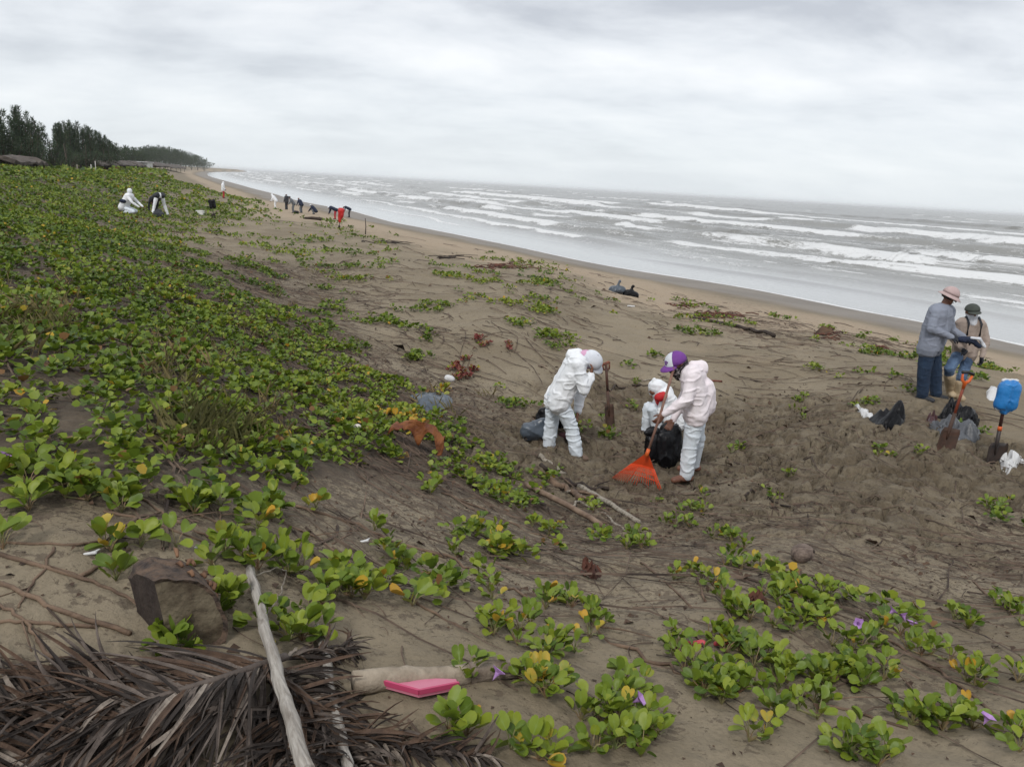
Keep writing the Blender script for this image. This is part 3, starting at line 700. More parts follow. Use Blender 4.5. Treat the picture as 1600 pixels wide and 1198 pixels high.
VINES = [
 (365, 880, 42, 26, 26, .08, [], 'vine clump with dark leaves growing over the top of the log stump'),
 (445, 880, 42, 22, 26, .04, [], 'vine clump hiding the upper end of the grey driftwood pole'),
 (545, 915, 48, 26, 34, .06, [], 'wide bright green vine clump right of the driftwood pole'),
 (500, 940, 30, 18, 16, 0, [], 'low vine clump at the lower edge of the wide bright clump by the pole'),
 (618, 895, 26, 30, 18, .1, [], 'upright vine clump on open sand with a yellow leaf to its right'),
 (640, 945, 22, 8, 4, .8, [], 'a few yellow vine leaves lying on sand near the upright clump'),
 (358, 955, 30, 18, 17, 0, [], 'small vine clump between the log stump and the driftwood pole'),
 (272, 1018, 42, 18, 18, 0, [], 'vine clump in front of the log stump, above the palm fronds'),
 (472, 990, 38, 20, 17, 0, [], 'vine clump at the edge of the dead palm fronds'),
 (38, 745, 38, 22, 22, .04, [(5, 738)], 'vine clump with a purple flower at the left edge of the picture'),
 (130, 775, 46, 20, 28, .04, [], 'vine clump spreading on bare sand second from the left edge'),
 (190, 785, 34, 18, 18, .12, [], 'vine clump with reddish dead leaves at its right end'),
 (288, 795, 30, 16, 17, 0, [], 'round vine clump alone between crossing dead runners'),
 (335, 790, 14, 12, 7, 0, [], 'small vine tuft right of the round clump on crossing runners'),
 (412, 800, 26, 16, 17, 0, [], 'bushy vine clump above the heart shaped yellow leaf'),
 (408, 835, 18, 10, 5, .4, [], 'three leaf vine tuft with a bright yellow heart shaped leaf'),
 (160, 850, 24, 14, 8, .3, [], 'vine shoot with a yellow withered leaf on the left sand'),
 (214, 855, 14, 10, 5, 0, [], 'pair of dark vine leaves left of the log stump'),
 (265, 857, 14, 7, 3, 0, [], 'single folded dark leaf just above the log stump'),
 (6, 850, 16, 14, 7, 0, [], 'vine tuft cut by the left edge below the flowering clump'),
 (185, 910, 14, 12, 6, 0, [], 'tiny pale sprout on sand left of the log stump'),
 (30, 790, 36, 14, 10, 0, [], 'loose dark green vine shoots under the flowering clump'),
 (772, 930, 16, 14, 8, .1, [], 'small upright vine shoot left of the central foreground clumps'),
 (865, 940, 40, 24, 26, .08, [], 'vine clump at the end of the long runner in the centre'),
 (800, 985, 50, 20, 24, .22, [], 'straggling vine clump with several yellow leaves in the centre'),
 (870, 1010, 34, 22, 20, .16, [], 'vine clump above the right end of the pale log'),
 (925, 975, 24, 18, 14, .15, [], 'vine tuft with yellow leaves right of the centre clumps'),
 (840, 1075, 44, 26, 24, .14, [], 'large leaved vine clump at the right tip of the pale log'),
 (742, 1060, 22, 12, 9, 0, [(768, 1085)], 'vine tuft growing over the middle of the pale log'),
 (695, 1135, 40, 14, 14, .06, [], 'vine clump in front of the pink plastic tray'),
 (965, 1140, 62, 52, 62, .06, [(985, 1112)], 'biggest vine clump with a purple flower at the bottom centre'),
 (830, 1180, 38, 16, 16, .15, [], 'vine clump at the bottom edge left of the flowering clump'),
 (975, 1070, 40, 18, 12, .2, [], 'thin vine shoots above the biggest flowering clump'),
 (1190, 1140, 32, 28, 13, .35, [], 'upright vine shoot with orange yellow leaves at the bottom'),
 (1266, 1108, 26, 16, 14, 0, [], 'compact vine tuft alone on sand right of the orange shoot'),
 (1115, 1060, 50, 34, 42, .04, [], 'dense vine clump at the left end of the big green patch'),
 (1195, 1050, 46, 34, 38, .03, [], 'dense vine clump in the middle of the big green patch'),
 (1275, 1055, 50, 30, 34, .05, [], 'dense vine clump right of the middle of the big green patch'),
 (1360, 1070, 44, 30, 28, .05, [], 'vine clump at the right end of the big green patch'),
 (1045, 1010, 34, 12, 14, .05, [], 'low vine clump beside the red scrap of plastic'),
 (1120, 1010, 30, 16, 14, .04, [], 'vine clump just right of the red scrap of plastic'),
 (1110, 925, 24, 20, 14, .2, [], 'vine tuft with yellow leaves beside a dead runner'),
 (1150, 965, 34, 20, 20, .15, [], 'vine tuft with hanging yellow leaf above the big patch'),
 (1065, 905, 22, 12, 7, .5, [], 'pale vine shoot with one yellow leaf on grey sand'),
 (1215, 930, 44, 18, 26, .06, [], 'vine clump below the coconut, left of the pair'),
 (1290, 945, 46, 18, 28, .04, [], 'vine clump below the coconut, right of the pair'),
 (1250, 985, 50, 18, 24, .04, [], 'vine row between the coconut clumps and the big patch'),
 (1335, 1010, 40, 18, 18, .04, [(1335, 990)], 'vine clump with one purple flower above the right end of the big patch'),
 (1385, 985, 26, 16, 12, .1, [(1384, 973), (1411, 984), (1418, 996)], 'vine clump with three purple flowers'),
 (1500, 975, 26, 20, 16, .03, [], 'vine clump alone on dark sand near the right side'),
 (1575, 962, 30, 16, 18, 0, [], 'vine clump cut by the right edge beside a dead runner'),
 (1455, 1020, 40, 14, 12, .05, [], 'thin vine tufts right of the flowering clump'),
 (1440, 1125, 44, 18, 24, .1, [], 'vine row near the bottom right corner'),
 (1500, 1135, 30, 16, 14, .12, [(1530, 1152)], 'vine clump with a pale purple flower in the bottom right'),
 (1350, 1175, 48, 24, 24, .1, [], 'vine clump with the largest leaves at the bottom right'),
 (1580, 1160, 24, 20, 10, .15, [], 'vine clump at the right edge near the bottom'),
 (1520, 1060, 36, 14, 13, .12, [], 'vine tufts on sand right of the big green patch'),
 (1590, 1058, 18, 12, 7, 0, [], 'small vine tuft at the right edge below the middle'),
 (1196, 884, 26, 14, 12, .2, [], 'yellowing vine clump just left of the coconut'),
 (1140, 880, 26, 12, 13, .04, [], 'small vine tuft between the stick pile and the coconut'),
 (990, 852, 40, 18, 26, .03, [], 'vine clump at the lower end of the pale sticks'),
 (1065, 805, 46, 22, 34, .05, [], 'leafy vine heap right of the orange rake'),
 (1140, 850, 34, 12, 18, .03, [], 'vine row trailing down right from the leafy heap'),
 (940, 795, 26, 14, 12, .06, [], 'vine tuft between the pale sticks below the rake'),
 (852, 822, 26, 14, 14, .2, [], 'vine tuft below the stick pile with reddish stalks'),
 (762, 830, 24, 12, 12, 0, [], 'small vine tuft on grey sand left of the stick pile'),
 (672, 772, 22, 14, 13, 0, [], 'round vine clump beside a branching twig on grey sand'),
 (590, 830, 14, 10, 6, 0, [], 'tiny vine tuft on grey sand above a long runner'),
 (700, 865, 16, 8, 6, 0, [], 'tiny sprout on the long central runner'),
 (755, 890, 12, 9, 5, 0, [], 'tiny sprout below the long central runner'),
 (510, 800, 20, 8, 5, .7, [], 'orange yellow leaves on a thin shoot on grey sand'),
 (1385, 710, 22, 10, 12, .1, [], 'lone vine tuft on trampled sand below the black plastic bag'),
 (1435, 712, 12, 8, 6, 0, [], 'small vine sprout left of the first shovel blade'),
 (1150, 705, 14, 7, 8, 0, [], 'small vine tuft on trampled sand right of the raking worker'),
 (1255, 635, 22, 26, 26, 0, [], 'tall bright vine clump on the sand between workers and standing men'),
 (1210, 780, 16, 7, 8, 0, [], 'small vine tuft in the middle of the trampled sand'),
 (1235, 745, 12, 6, 5, 0, [], 'tiny vine sprout on the trampled sand'),
 (1100, 775, 14, 8, 6, .3, [], 'yellow tipped sprout below the feet of the raking worker'),
 (1560, 790, 26, 14, 16, .05, [], 'vine clump at the right edge of the trampled sand'),
 (945, 655, 10, 10, 6, 0, [], 'small vine sprout beside the upright shovel in the dug sand'),
 (990, 640, 14, 10, 10, 0, [], 'dark vine tuft between the upright shovel and the crouching worker'),
 (988, 598, 12, 7, 8, 0, [], 'vine tuft at the near end of the dark stick'),
 (1150, 1010, 30, 14, 14, .03, [], 'vine tuft closing the gap above the big green patch'),
]
for a in VINES: vine(*a)
vine(722, 575, 22, 22, 190, .02, [], 'dark red leaved plant climbing the sandy hummock', red=.85, size=.078, group=None, name='red_plant')
vine(757, 537, 20, 7, 60, 0, [], 'thin red leaved shoots on the crest of the sandy hummock', red=.95, size=.078, group=None, name='red_plant')
vine(791, 545, 5, 9, 24, 0, [], 'single small red leaved shoot apart on the sandy hummock', red=1, size=.078, group=None, name='red_plant')
vine(697, 612, 12, 12, 16, .85, [], 'cluster of yellow leaves beside the foot of the red plant', size=.062, group=None)
vine(612, 655, 14, 8, 12, .9, [], 'bright yellow leaves above the brown cloth rag', size=.062, group=None)
vine(655, 660, 18, 8, 14, .9, [], 'yellow leaves touching the top of the brown cloth rag', size=.062, group=None)
print('vines', time.time() - T0, len(bpy.data.objects))

# ------------------------------------------------------------------ sticks and runners lying in the foreground
M_BARK = pmat('grey_driftwood', (.36, .32, .27), (.14, .115, .09), 6, .85, .5, 30, (1, 1, .12))
M_BARKV = pmat('pale_driftwood', (.36, .32, .26), (.11, .085, .065), 26, .85, .8, 90, lo=.42, hi=.72)
M_BROWN = pmat('brown_stick', (.20, .135, .09), (.09, .058, .04), 9, .85, .5, 40)
M_POLE = pmat('silver_pole', (.40, .37, .33), (.17, .145, .12), 70, .8, .6, 110, (1, .06, 1), lo=.38, hi=.72)
_a, _b = G(392, 893), G(478, 1190); _mp = [n for n in M_POLE.node_tree.nodes if n.type == 'MAPPING'][0]
_mp.vector_type = 'TEXTURE'; _mp.inputs['Scale'].default_value = (1, 16, 1); _mp.inputs['Rotation'].default_value = (0, 0, math.atan2((_b - _a).y, (_b - _a).x) - math.pi / 2)
M_DARKW = pmat('dark_wood', (.06, .042, .032), (.025, .018, .015), 8, .9, .5, 30)
def stick(px, r0, r1, label, mat, name='stick', lift=None, cat='stick', seg=6, twig=0, wob=.01, group=None):
    us = []; vs = []
    if name == 'dead_runner': r0 *= 1.5; r1 *= 1.4
    for (a, b_) in zip(px[:-1], px[1:]):
        for k in range(5): us.append(a[0] + (b_[0] - a[0]) * k / 5); vs.append(a[1] + (b_[1] - a[1]) * k / 5)
    us.append(px[-1][0]); vs.append(px[-1][1])
    p = ground(us, vs, 0 if lift is None else np.linspace(lift[0], lift[1], len(us))); n = len(p); c = Vector(p[n // 2]); rs = random.Random(int(px[0][0] * 3 + px[0][1]))
    # smooth the height so that the stick bridges small dips
    z = p[:, 2].copy()
    for _ in range(4): z[1:-1] = (z[:-2] + z[1:-1] * 2 + z[2:]) / 4
    if name == 'dead_runner': wob = .004
    if lift is not None and r0 > .01:
        tt = np.linspace(0, 1, n)[:, None]; ln_ = p[0] * (1 - tt) + p[-1] * tt; p = ln_ + (p - ln_) * .45; z = p[:, 2].copy()
    if wob <= .003 and lift is None:
        tt = np.linspace(0, 1, n)[:, None]; ln_ = p[0] * (1 - tt) + p[-1] * tt; k = max(0, float((z - ln_[:, 2]).max())) * .7; p = ln_ + (p - ln_) * .15; z = ln_[:, 2] + k
    pts = []
    for i in range(n):
        t = i / (n - 1); r_ = r0 + (r1 - r0) * t; lf = 0
        pts.append(Vector((p[i, 0] + rs.gauss(0, wob), p[i, 1] + rs.gauss(0, wob), z[i] + r_ * .7 + lf)) - c)
    rad = [(r0 + (r1 - r0) * i / (n - 1)) * (rs.uniform(.88, 1.1) if wob > .004 else rs.uniform(.97, 1.03)) for i in range(n)]
    mb = MB().tube(pts, rad, seg)
    root = tag(mb.build(name, mat, None, True, c), label, cat, group)
    for k in range(twig):
        i = rs.randrange(2, n - 2); d = (pts[i + 1] - pts[i]).normalized(); s_ = rs.choice((-1, 1)); e_ = pts[i] + d * rs.uniform(.1, .3) + Vector((-d.y, d.x, 0)) * s_ * rs.uniform(.08, .25) + Vector((0, 0, .03))
        MB().tube([pts[i], pts[i].lerp(e_, .5) + Vector((0, 0, .01)), e_], [rad[i] * .6, rad[i] * .45, rad[i] * .25], 4).build('branch', mat, root, True)
    return root
ST = [([(0, 912), (95, 955), (205, 993)], .006, .007, 'long straight brown runner ending below the log stump', M_BROWN, 0),
 ([(0, 868), (90, 893), (160, 915), (215, 945)], .006, .004, 'curved brown runner above the straight one, ending at the log stump', M_BROWN, 1),
 ([(0, 972), (60, 974), (150, 982)], .004, .005, 'reddish runner lying level under the straight brown runner', M_BROWN, 0),
 ([(0, 945), (40, 972), (65, 1010), (100, 1048)], .004, .005, 'runner bending down towards the palm fronds at far left', M_BROWN, 1),
 ([(82, 858), (70, 890), (45, 920), (28, 950)], .004, .003, 'short forked twig standing across the left runners', M_BROWN, 2),
 ([(122, 905), (165, 880), (200, 860)], .006, .005, 'thick short brown stick pointing up right, left of the stump', M_BROWN, 0),
 ([(10, 848), (120, 852), (165, 845), (215, 815), (250, 800)], .004, .003, 'thin runner sweeping past the yellow withered leaf', M_BROWN, 0),
 ([(160, 801), (205, 808), (270, 828), (330, 852)], .005, .004, 'brown runner crossing the sand above the stump', M_BROWN, 1),
 ([(215, 775), (250, 800), (300, 828), (345, 850)], .005, .004, 'runner leading from the left clumps to the stump vines', M_BROWN, 1),
 ([(305, 803), (345, 820), (395, 842), (440, 865)], .005, .004, 'straight runner passing under the yellow heart leaf', M_BROWN, 0),
 ([(345, 795), (342, 825), (345, 850)], .004, .003, 'upright standing twig between crossing runners', M_BROWN, 1),
 ([(460, 792), (510, 805), (560, 822), (610, 845), (700, 873)], .006, .006, 'long dark runner slanting across the middle sand', M_BROWN, 1),
 ([(590, 840), (700, 872), (760, 900), (830, 935)], .006, .005, 'long runner leading to the central vine clump', M_BROWN, 1),
 ([(575, 745), (570, 790), (560, 825), (520, 850)], .004, .004, 'crooked twig crossing the long dark runner', M_BROWN, 1),
 ([(450, 820), (500, 845), (540, 875), (600, 915)], .004, .004, 'pale runner bending towards the upright vine clump', M_BROWN, 1),
 ([(620, 925), (680, 960), (730, 985)], .005, .004, 'reddish runner under the straggling yellow clump', M_BROWN, 0),
 ([(690, 770), (760, 800), (820, 830), (880, 845)], .005, .004, 'branching runner on grey sand below the rag', M_BROWN, 2),
 ([(870, 925), (940, 990), (1010, 1020), (1070, 1050)], .006, .006, 'thick runner entering the big green patch from the left', M_BROWN, 1),
 ([(1000, 880), (1040, 910), (1080, 950)], .005, .005, 'dead runner under the pale shoot with a yellow leaf', M_BROWN, 1),
 ([(1070, 880), (1090, 900), (1100, 940)], .006, .005, 'bent dead stem beside the yellow leaved tuft', M_BROWN, 0),
 ([(1340, 970), (1420, 1020), (1480, 1060), (1590, 1140)], .005, .005, 'long runner slanting to the lower right corner', M_BROWN, 1),
 ([(1230, 1075), (1280, 1098), (1340, 1115), (1420, 1140)], .005, .004, 'thin runner along the sand below the big green patch', M_BROWN, 1),
 ([(1500, 885), (1540, 930), (1600, 975)], .005, .005, 'runner at the right edge above the lone clump', M_BROWN, 1),
 ([(1165, 775), (1200, 782), (1235, 792)], .008, .006, 'dark straight stick lying in the trampled sand', M_DARKW, 0),
 ([(545, 1110), (600, 1160), (640, 1197)], .005, .004, 'thin dry stem slanting right of the palm fronds', M_BROWN, 0)]
for px, r0, r1, lab, mt, tw in ST: stick(px, r0, r1, lab, mt, 'dead_runner', twig=tw, cat='runner')
# the pile of sticks left of the rake
stick([(842, 718), (870, 738), (882, 747)], .028, .024, 'pale stick end pointing up left at the top of the stick pile', M_BARKV, wob=.003)
stick([(905, 762), (940, 782), (998, 818)], .030, .022, 'longest pale stick of the pile, below the rake', M_BARKV, wob=.002)
stick([(822, 760), (850, 775), (885, 792), (940, 824)], .030, .026, 'thick brown stick lying lowest in the pile', pmat('tan_stick', (.24, .17, .12), (.13, .085, .06), 8, .85, .4), wob=.002)
stick([(845, 728), (870, 745), (900, 760), (950, 765)], .026, .02, 'dark crooked branch across the upper stick pile', M_DARKW, twig=2)
stick([(858, 752), (885, 768), (912, 782)], .04, .03, 'stout dark branch in the middle of the stick pile', M_BROWN, twig=2)
stick([(885, 770), (935, 800), (975, 830)], .014, .012, 'thin grey stick under the longest pale stick', M_BARKV)
stick([(895, 795), (908, 780), (912, 770)], .014, .010, 'short pale forked stub in the stick pile', M_BARKV)
stick([(948, 609), (980, 605), (1012, 603)], .018, .016, 'thin dark stick lying behind the crouching worker', M_DARKW)
stick([(1001, 597), (1040, 588)], .012, .012, 'pale thin stick lying above the dark one behind the workers', M_BARKV)
stick([(1110, 596), (1128, 597)], .02, .02, 'short red stick lying right of the raking worker', pmat('red_paint', (.16, .05, .035), (.1, .03, .02), 10, .8), cat='stick')
stick([(1080, 497), (1110, 503), (1150, 512), (1205, 526)], 0.035, .055, 'dark weathered driftwood branch at the edge of the beach', M_DARKW, 'driftwood', twig=4, cat='driftwood', wob=.04)
# seaweed and reeds washed on the beach
def debris(u, v, ru, rv, n, label, c=((.14, .05, .03), (.05, .025, .02)), name='seaweed_heap', ln=.3):
    o = G(u, v); mb = MB(); rs = random.Random(u)
    uu = [rs.gauss(u, ru * .5) for _ in range(n)]; vv = [rs.gauss(v, rv * .5) for _ in range(n)]
    p = ground(uu, vv)
    for i in range(n):
        a = rs.gauss(-.5, .6); le = rs.uniform(.3, 1) * ln; q = Vector(p[i]) - o
        mb.tube([q + Vector((0, 0, .02)), q + Vector((math.cos(a), math.sin(a), 0)) * le * .5 + Vector((0, 0, rs.uniform(.02, .1))), q + Vector((math.cos(a + .3), math.sin(a + .3), 0)) * le + Vector((0, 0, .02))], rs.uniform(.01, .022), 4)
    tag(mb.build(name, pmat(name, c[0], c[1], 3, .85), None, False, o), label, 'debris')
debris(1110, 492, 40, 5, 60, 'rust brown seaweed heap behind the driftwood branch', ln=.6)
debris(1060, 478, 30, 4, 22, 'thin line of brown seaweed on the beach left of the heap', ln=.5)
debris(1290, 522, 14, 8, 22, 'brown seaweed tuft on the open beach right of the driftwood', ln=.4)
debris(1365, 545, 10, 3, 10, 'small dark seaweed clump on the beach left of the men', ln=.3)
debris(785, 416, 40, 6, 60, 'reddish seaweed line where the vines meet the beach', ln=.8)
debris(690, 402, 30, 4, 14, 'dark driftwood scraps along the far vine edge', c=((.05, .035, .03), (.02, .015, .012)), ln=1.2)
debris(600, 378, 30, 3, 12, 'dark driftwood scraps beyond the hummock', c=((.05, .035, .03), (.02, .015, .012)), ln=1.4)
debris(918, 897, 9, 6, 26, 'small heap of red brown dead leaves on grey sand', ln=.05)
debris(1175, 945, 8, 6, 14, 'red brown dead leaves beside the yellow leaved tuft', ln=.05)

# ------------------------------------------------------------------ palm fronds
def leaflet_mesh(i):
    rs = random.Random(500 + i); n = 7; V = []; F = []; tw = rs.uniform(-1.6, 1.6); dr = rs.uniform(-.05, .3); sw = rs.uniform(-.09, .09); w0 = rs.uniform(.0045, .0085); fold = rs.uniform(.3, 1.2)
    for k in range(n):
        t = k / (n - 1); wd = w0 * (min(1, t * 6 + .35)) * (1 - t ** 2.2) ** .8 + .001; a = tw * t; x0 = sw * t * t; z0 = .05 * math.sin(t * 2.2) - dr * t * t
        for s_ in (-1, 0, 1):
            lx = s_ * wd; lz = abs(s_) * wd * fold
            V.append((x0 + lx * math.cos(a) - lz * math.sin(a), t, z0 + lx * math.sin(a) + lz * math.cos(a)))
    for k in range(n - 1):
        for j in (0, 1): F.append((k * 3 + j, k * 3 + j + 1, k * 3 + j + 4, k * 3 + j + 3))
    me = bpy.data.meshes.new('leaflet'); me.from_pydata(V, [], F); return me
M_PALM = [pmat('palm_grey', (.15, .12, .10), (.045, .032, .026), 3, .75, .4, 60), pmat('palm_brown', (.12, .072, .045), (.04, .024, .017), 3, .8, .4, 60), pmat('palm_dark', (.035, .026, .021), (.022, .016, .013), 3, .8, .4, 60), pmat('palm_pale', (.34, .29, .24), (.13, .10, .08), 3, .7, .4, 60)]
LFM = []
for i in range(32):
    me = leaflet_mesh(i); me.materials.append(M_PALM[(0, 0, 1, 1, 2, 2, 0, 3)[i % 8]]); me.polygons.foreach_set('use_smooth', np.zeros(len(me.polygons), bool)); LFM.append(me)
def frond(px, hts, n, ln, spread, label, sides=(-1, 1), r=.014, droop=.5):
    us, vs, hs = [], [], []
    for k in range(25):
        t = k / 24 * (len(px) - 1); i = min(int(t), len(px) - 2); f = t - i
        us.append(px[i][0] * (1 - f) + px[i + 1][0] * f); vs.append(px[i][1] * (1 - f) + px[i + 1][1] * f); hs.append(hts[i] * (1 - f) + hts[i + 1] * f)
    p = ground(us, vs); p[:, 2] += np.array(hs) * .75
    for _ in range(3): p[1:-1] = (p[:-2] + p[1:-1] * 2 + p[2:]) / 4
    c = Vector(p[0]); root = thing('palm_frond', label, 'palm frond', c, 0, 'dead palm fronds in the corner'); rs = random.Random(int(px[0][0] + px[0][1] * 3))
    pts = [Vector(q) - c for q in p]
    MB().tube(pts, [r * (1.25 - .95 * k / 24) for k in range(25)], 7, flat=.7).build('rachis', M_PALM[rs.choice((0, 2))], root, True)
    for i in range(n):
        for s_ in sides:
            t = .06 + .94 * (i + rs.random()) / n; k = min(int(t * 24), 23); q = pts[k].lerp(pts[k + 1], t * 24 - k); tg = (pts[k + 1] - pts[k]).normalized()
            sd_ = Vector((-tg.y, tg.x, 0)).normalized() * s_
            a = spread * rs.uniform(.75, 1.2); d = (tg * math.cos(a) + sd_ * math.sin(a)); d.z = tg.z * .3 + rs.gauss(.02, .10) - droop * rs.random() * .5; d.normalize()
            le = ln * (1 - .45 * t) * rs.uniform(.6, 1.15)
            # keep the tip above the sand
            tipw = c + q + d * le; gh = float(full_h(np.array([tipw.x]), np.array([tipw.y]))[0])
            if tipw.z < gh + .015: d.z += (gh + .015 + rs.uniform(0, .05) - tipw.z) / le; d.normalize()
            o = link('leaflet', rs.choice(LFM), None, root, q)
            up = Vector((rs.gauss(0, .4), rs.gauss(0, .4), 1)); xa = d.cross(up).normalized(); za = xa.cross(d)
            M3 = Matrix((xa, d, za)).transposed(); o.rotation_euler = M3.to_euler(); o.scale = (rs.uniform(.8, 1.25), le, rs.uniform(.5, 1))
    return root
frond([(448, 1056), (350, 1098), (240, 1125), (60, 1190)], (.10, .12, .10, .05), 120, .46, .85, 'dead frond with its dark stalk under the driftwood pole, leaflets hanging left')
frond([(240, 1062), (120, 1088), (0, 1112), (-120, 1150)], (.02, .03, .03, .02), 95, .30, .6, 'flat dead frond at the far left below the log stump')
frond([(405, 1060), (470, 1100), (530, 1160), (570, 1240)], (.06, .07, .05, .02), 105, .30, .7, 'dead frond spreading right from under the driftwood pole', )
frond([(470, 1168), (560, 1172), (650, 1180), (755, 1192)], (.02, .02, .015, .01), 70, .20, .4, 'narrow frond tip reaching right along the bottom edge', r=.008)
frond([(380, 1130), (250, 1165), (120, 1200), (0, 1260)], (.10, .10, .08, .05), 105, .42, .85, 'dead frond lying lowest in the bottom left corner')
frond([(300, 1095), (150, 1110), (20, 1130), (-120, 1160)], (.06, .07, .06, .03), 100, .40, .9, 'brown frond buried between the two left fronds')
frond([(440, 1040), (490, 1035), (520, 1032), (545, 1026)], (.04, .03, .03, .02), 40, .17, .6, 'small grey frond tip pointing right above the pale log', r=.008)
frond([(430, 1100), (440, 1150), (450, 1198), (460, 1260)], (.05, .05, .04, .03), 80, .32, .75, 'frond pointing straight down beside the driftwood pole')
print('fronds', time.time() - T0, len(bpy.data.objects))
stick([(392, 893), (412, 985), (432, 1060), (450, 1130), (478, 1215)], .018, .021, 'long grey driftwood pole lying over the palm fronds', M_POLE, 'driftwood_pole', (0.01, .20), 'pole', 8, wob=.003)
stick([(498, 985), (512, 1050), (525, 1120), (545, 1215)], .016, .018, 'short grey pole half covered by palm leaflets', M_POLE, 'driftwood_pole', (0.01, .04), 'pole', 8, wob=.003)
stick([(415, 965), (440, 925), (447, 893), (432, 888), (400, 900)], .004, .003, 'thin bent dry stem looping beside the driftwood pole', M_BARKV, 'dry_stem', (.01, .03), 'stem', 4, wob=.002)
# pale log with node rings, pink tray under it
a, b_ = G(552, 1086), G(812, 1056); a.z += .045; b_.z += .03; d = (b_ - a); c = a.copy()
lg = thing('pale_log', 'pale peeling log lying on sand beside the palm fronds', 'log', c)
pts = []; rad = []
for i in range(25):
    t = i / 24; pts.append(d * t + Vector((0, 0, .006 * math.sin(9 * t)))); rad.append((.040 - .008 * t) * (1.10 if i in (7, 16) else random.uniform(.97, 1.03)))
MB().tube(pts[:17], rad[:17], 12, jit=.04).build('peeled_end', pmat('pale_log', (.36, .30, .23), (.20, .16, .115), 9, .8, .5, 50), lg, True)
MB().tube(pts[16:], [r_ * 1.06 for r_ in rad[16:]], 12, jit=.05).build('bark_end', pmat('log_bark', (.30, .25, .20), (.10, .07, .05), 14, .9, .7, 50), lg, True)
c = G(655, 1108); tr = thing('pink_tray', 'broken pink plastic tray under the pale log', 'tray', c)
M_PINK = pmat('pink_plastic', (.48, .06, .14), (.42, .05, .12), 3, .35); M_PINK2 = pmat('pink_plastic_pale', (.58, .2, .28), (.5, .15, .22), 3, .35)
q = [G(u, v) - c for u, v in [(600, 1084), (654, 1099), (716, 1086), (712, 1074), (640, 1072)]]
for k in q: k.z += .035
mb = MB(); n = len(q); mb.add([p * 1.0 - Vector((0, 0, .012)) for p in q] + [p for p in q], [tuple(range(n))[::-1], tuple(range(n, 2 * n))] + [(i, (i + 1) % n, n + (i + 1) % n, n + i) for i in range(n)]); mb.build('tray_base', M_PINK2, tr)
for i in (0, 1):
    e0, e1 = q[i], q[i + 1]; dd = (e1 - e0); nn = Vector((-dd.y, dd.x, 0)).normalized() * .004; up = Vector((0, 0, .018))
    mb = MB(); mb.add([e0 - nn, e1 - nn, e1 + nn, e0 + nn, e0 - nn + up, e1 - nn + up, e1 + nn + up, e0 + nn + up], [(3, 2, 1, 0), (4, 5, 6, 7), (0, 1, 5, 4), (1, 2, 6, 5), (2, 3, 7, 6), (3, 0, 4, 7)]); mb.build('tray_rim', M_PINK, tr)

# ------------------------------------------------------------------ blobs: joined rounded cones, voxel remeshed to one skin
DG = None
def capsule(p0, r0, p1, r1, seg=12):
    p0 = Vector(p0); p1 = Vector(p1); d = p1 - p0; L_ = d.length
    t = d.normalized() if L_ > 1e-6 else Vector((0, 0, 1)); a = t.orthogonal().normalized(); b = t.cross(a)
    rings = []
    for k in (-60, -30, 0): rings.append((p0 + t * r0 * math.sin(R(k)), r0 * math.cos(R(k))))
    for k in (0, 30, 60): rings.append((p1 + t * r1 * math.sin(R(k)), r1 * math.cos(R(k))))
    V = [p0 - t * r0]; F = []
    for c_, r_ in rings:
        for k in range(seg): q = 2 * math.pi * k / seg; V.append(c_ + a * math.cos(q) * r_ + b * math.sin(q) * r_)
    V.append(p1 + t * r1); m_ = len(rings)
    for k in range(seg): F.append((0, 1 + (k + 1) % seg, 1 + k)); F.append((len(V) - 1, 1 + (m_ - 1) * seg + k, 1 + (m_ - 1) * seg + (k + 1) % seg))
    for i in range(m_ - 1):
        for k in range(seg): F.append((1 + i * seg + k, 1 + i * seg + (k + 1) % seg, 1 + (i + 1) * seg + (k + 1) % seg, 1 + (i + 1) * seg + k))
    return V, F
def blob(name, cones, vox, mat, parent=None, wr=0, ws=8., seed=0, it=3, loc=(0, 0, 0), drag=(1, 1, 1), cut=None, wr2=0):
    mb = MB()
    for c_ in cones: mb.add(*capsule(*c_))
    o = mb.build('blob_tmp', None, None)
    rm = o.modifiers.new('r', 'REMESH'); rm.mode = 'VOXEL'; rm.voxel_size = vox; rm.adaptivity = 0
    if it: sm = o.modifiers.new('s', 'SMOOTH'); sm.iterations = it; sm.factor = .5
    dg = bpy.context.evaluated_depsgraph_get(); me = bpy.data.meshes.new_from_object(o.evaluated_get(dg))
    old = o.data; bpy.data.objects.remove(o); bpy.data.meshes.remove(old)
    me.name = name; me.materials.clear()
    n = len(me.vertices); co = np.empty(n * 3, np.float32); me.vertices.foreach_get('co', co); co = co.reshape(-1, 3).astype(float)
    no = np.empty(n * 3, np.float32); me.vertices.foreach_get('normal', no); no = no.reshape(-1, 3)
    if wr:
        q = co * ws * np.array(drag)
        w_ = q + (fbm(q[:, 0] * .6, q[:, 1] * .6, q[:, 2] * .6, o=2, seed=seed + 2)[:, None] - .5) * 1.6     # warped so that the folds run and join
        a = np.clip(1 - np.abs(fbm(w_[:, 0], w_[:, 1], w_[:, 2], o=2, seed=seed, g=.35) - .5) * 7, 0, 1) ** 1.5
        b = fbm(q[:, 0] * .45, q[:, 1] * .45, q[:, 2] * .45, o=1, seed=seed + 5) - .5
        co = co + no * (a[:, None] * wr * .85 + b[:, None] * wr * 1.6 - wr * .35)
    if cut is not None: co = cut(co)
    me.vertices.foreach_set('co', co.astype(np.float32).ravel()); me.polygons.foreach_set('use_smooth', np.ones(len(me.polygons), bool)); me.update()
    return link(name, me, mat, parent, loc)
def tint_at(o): return o
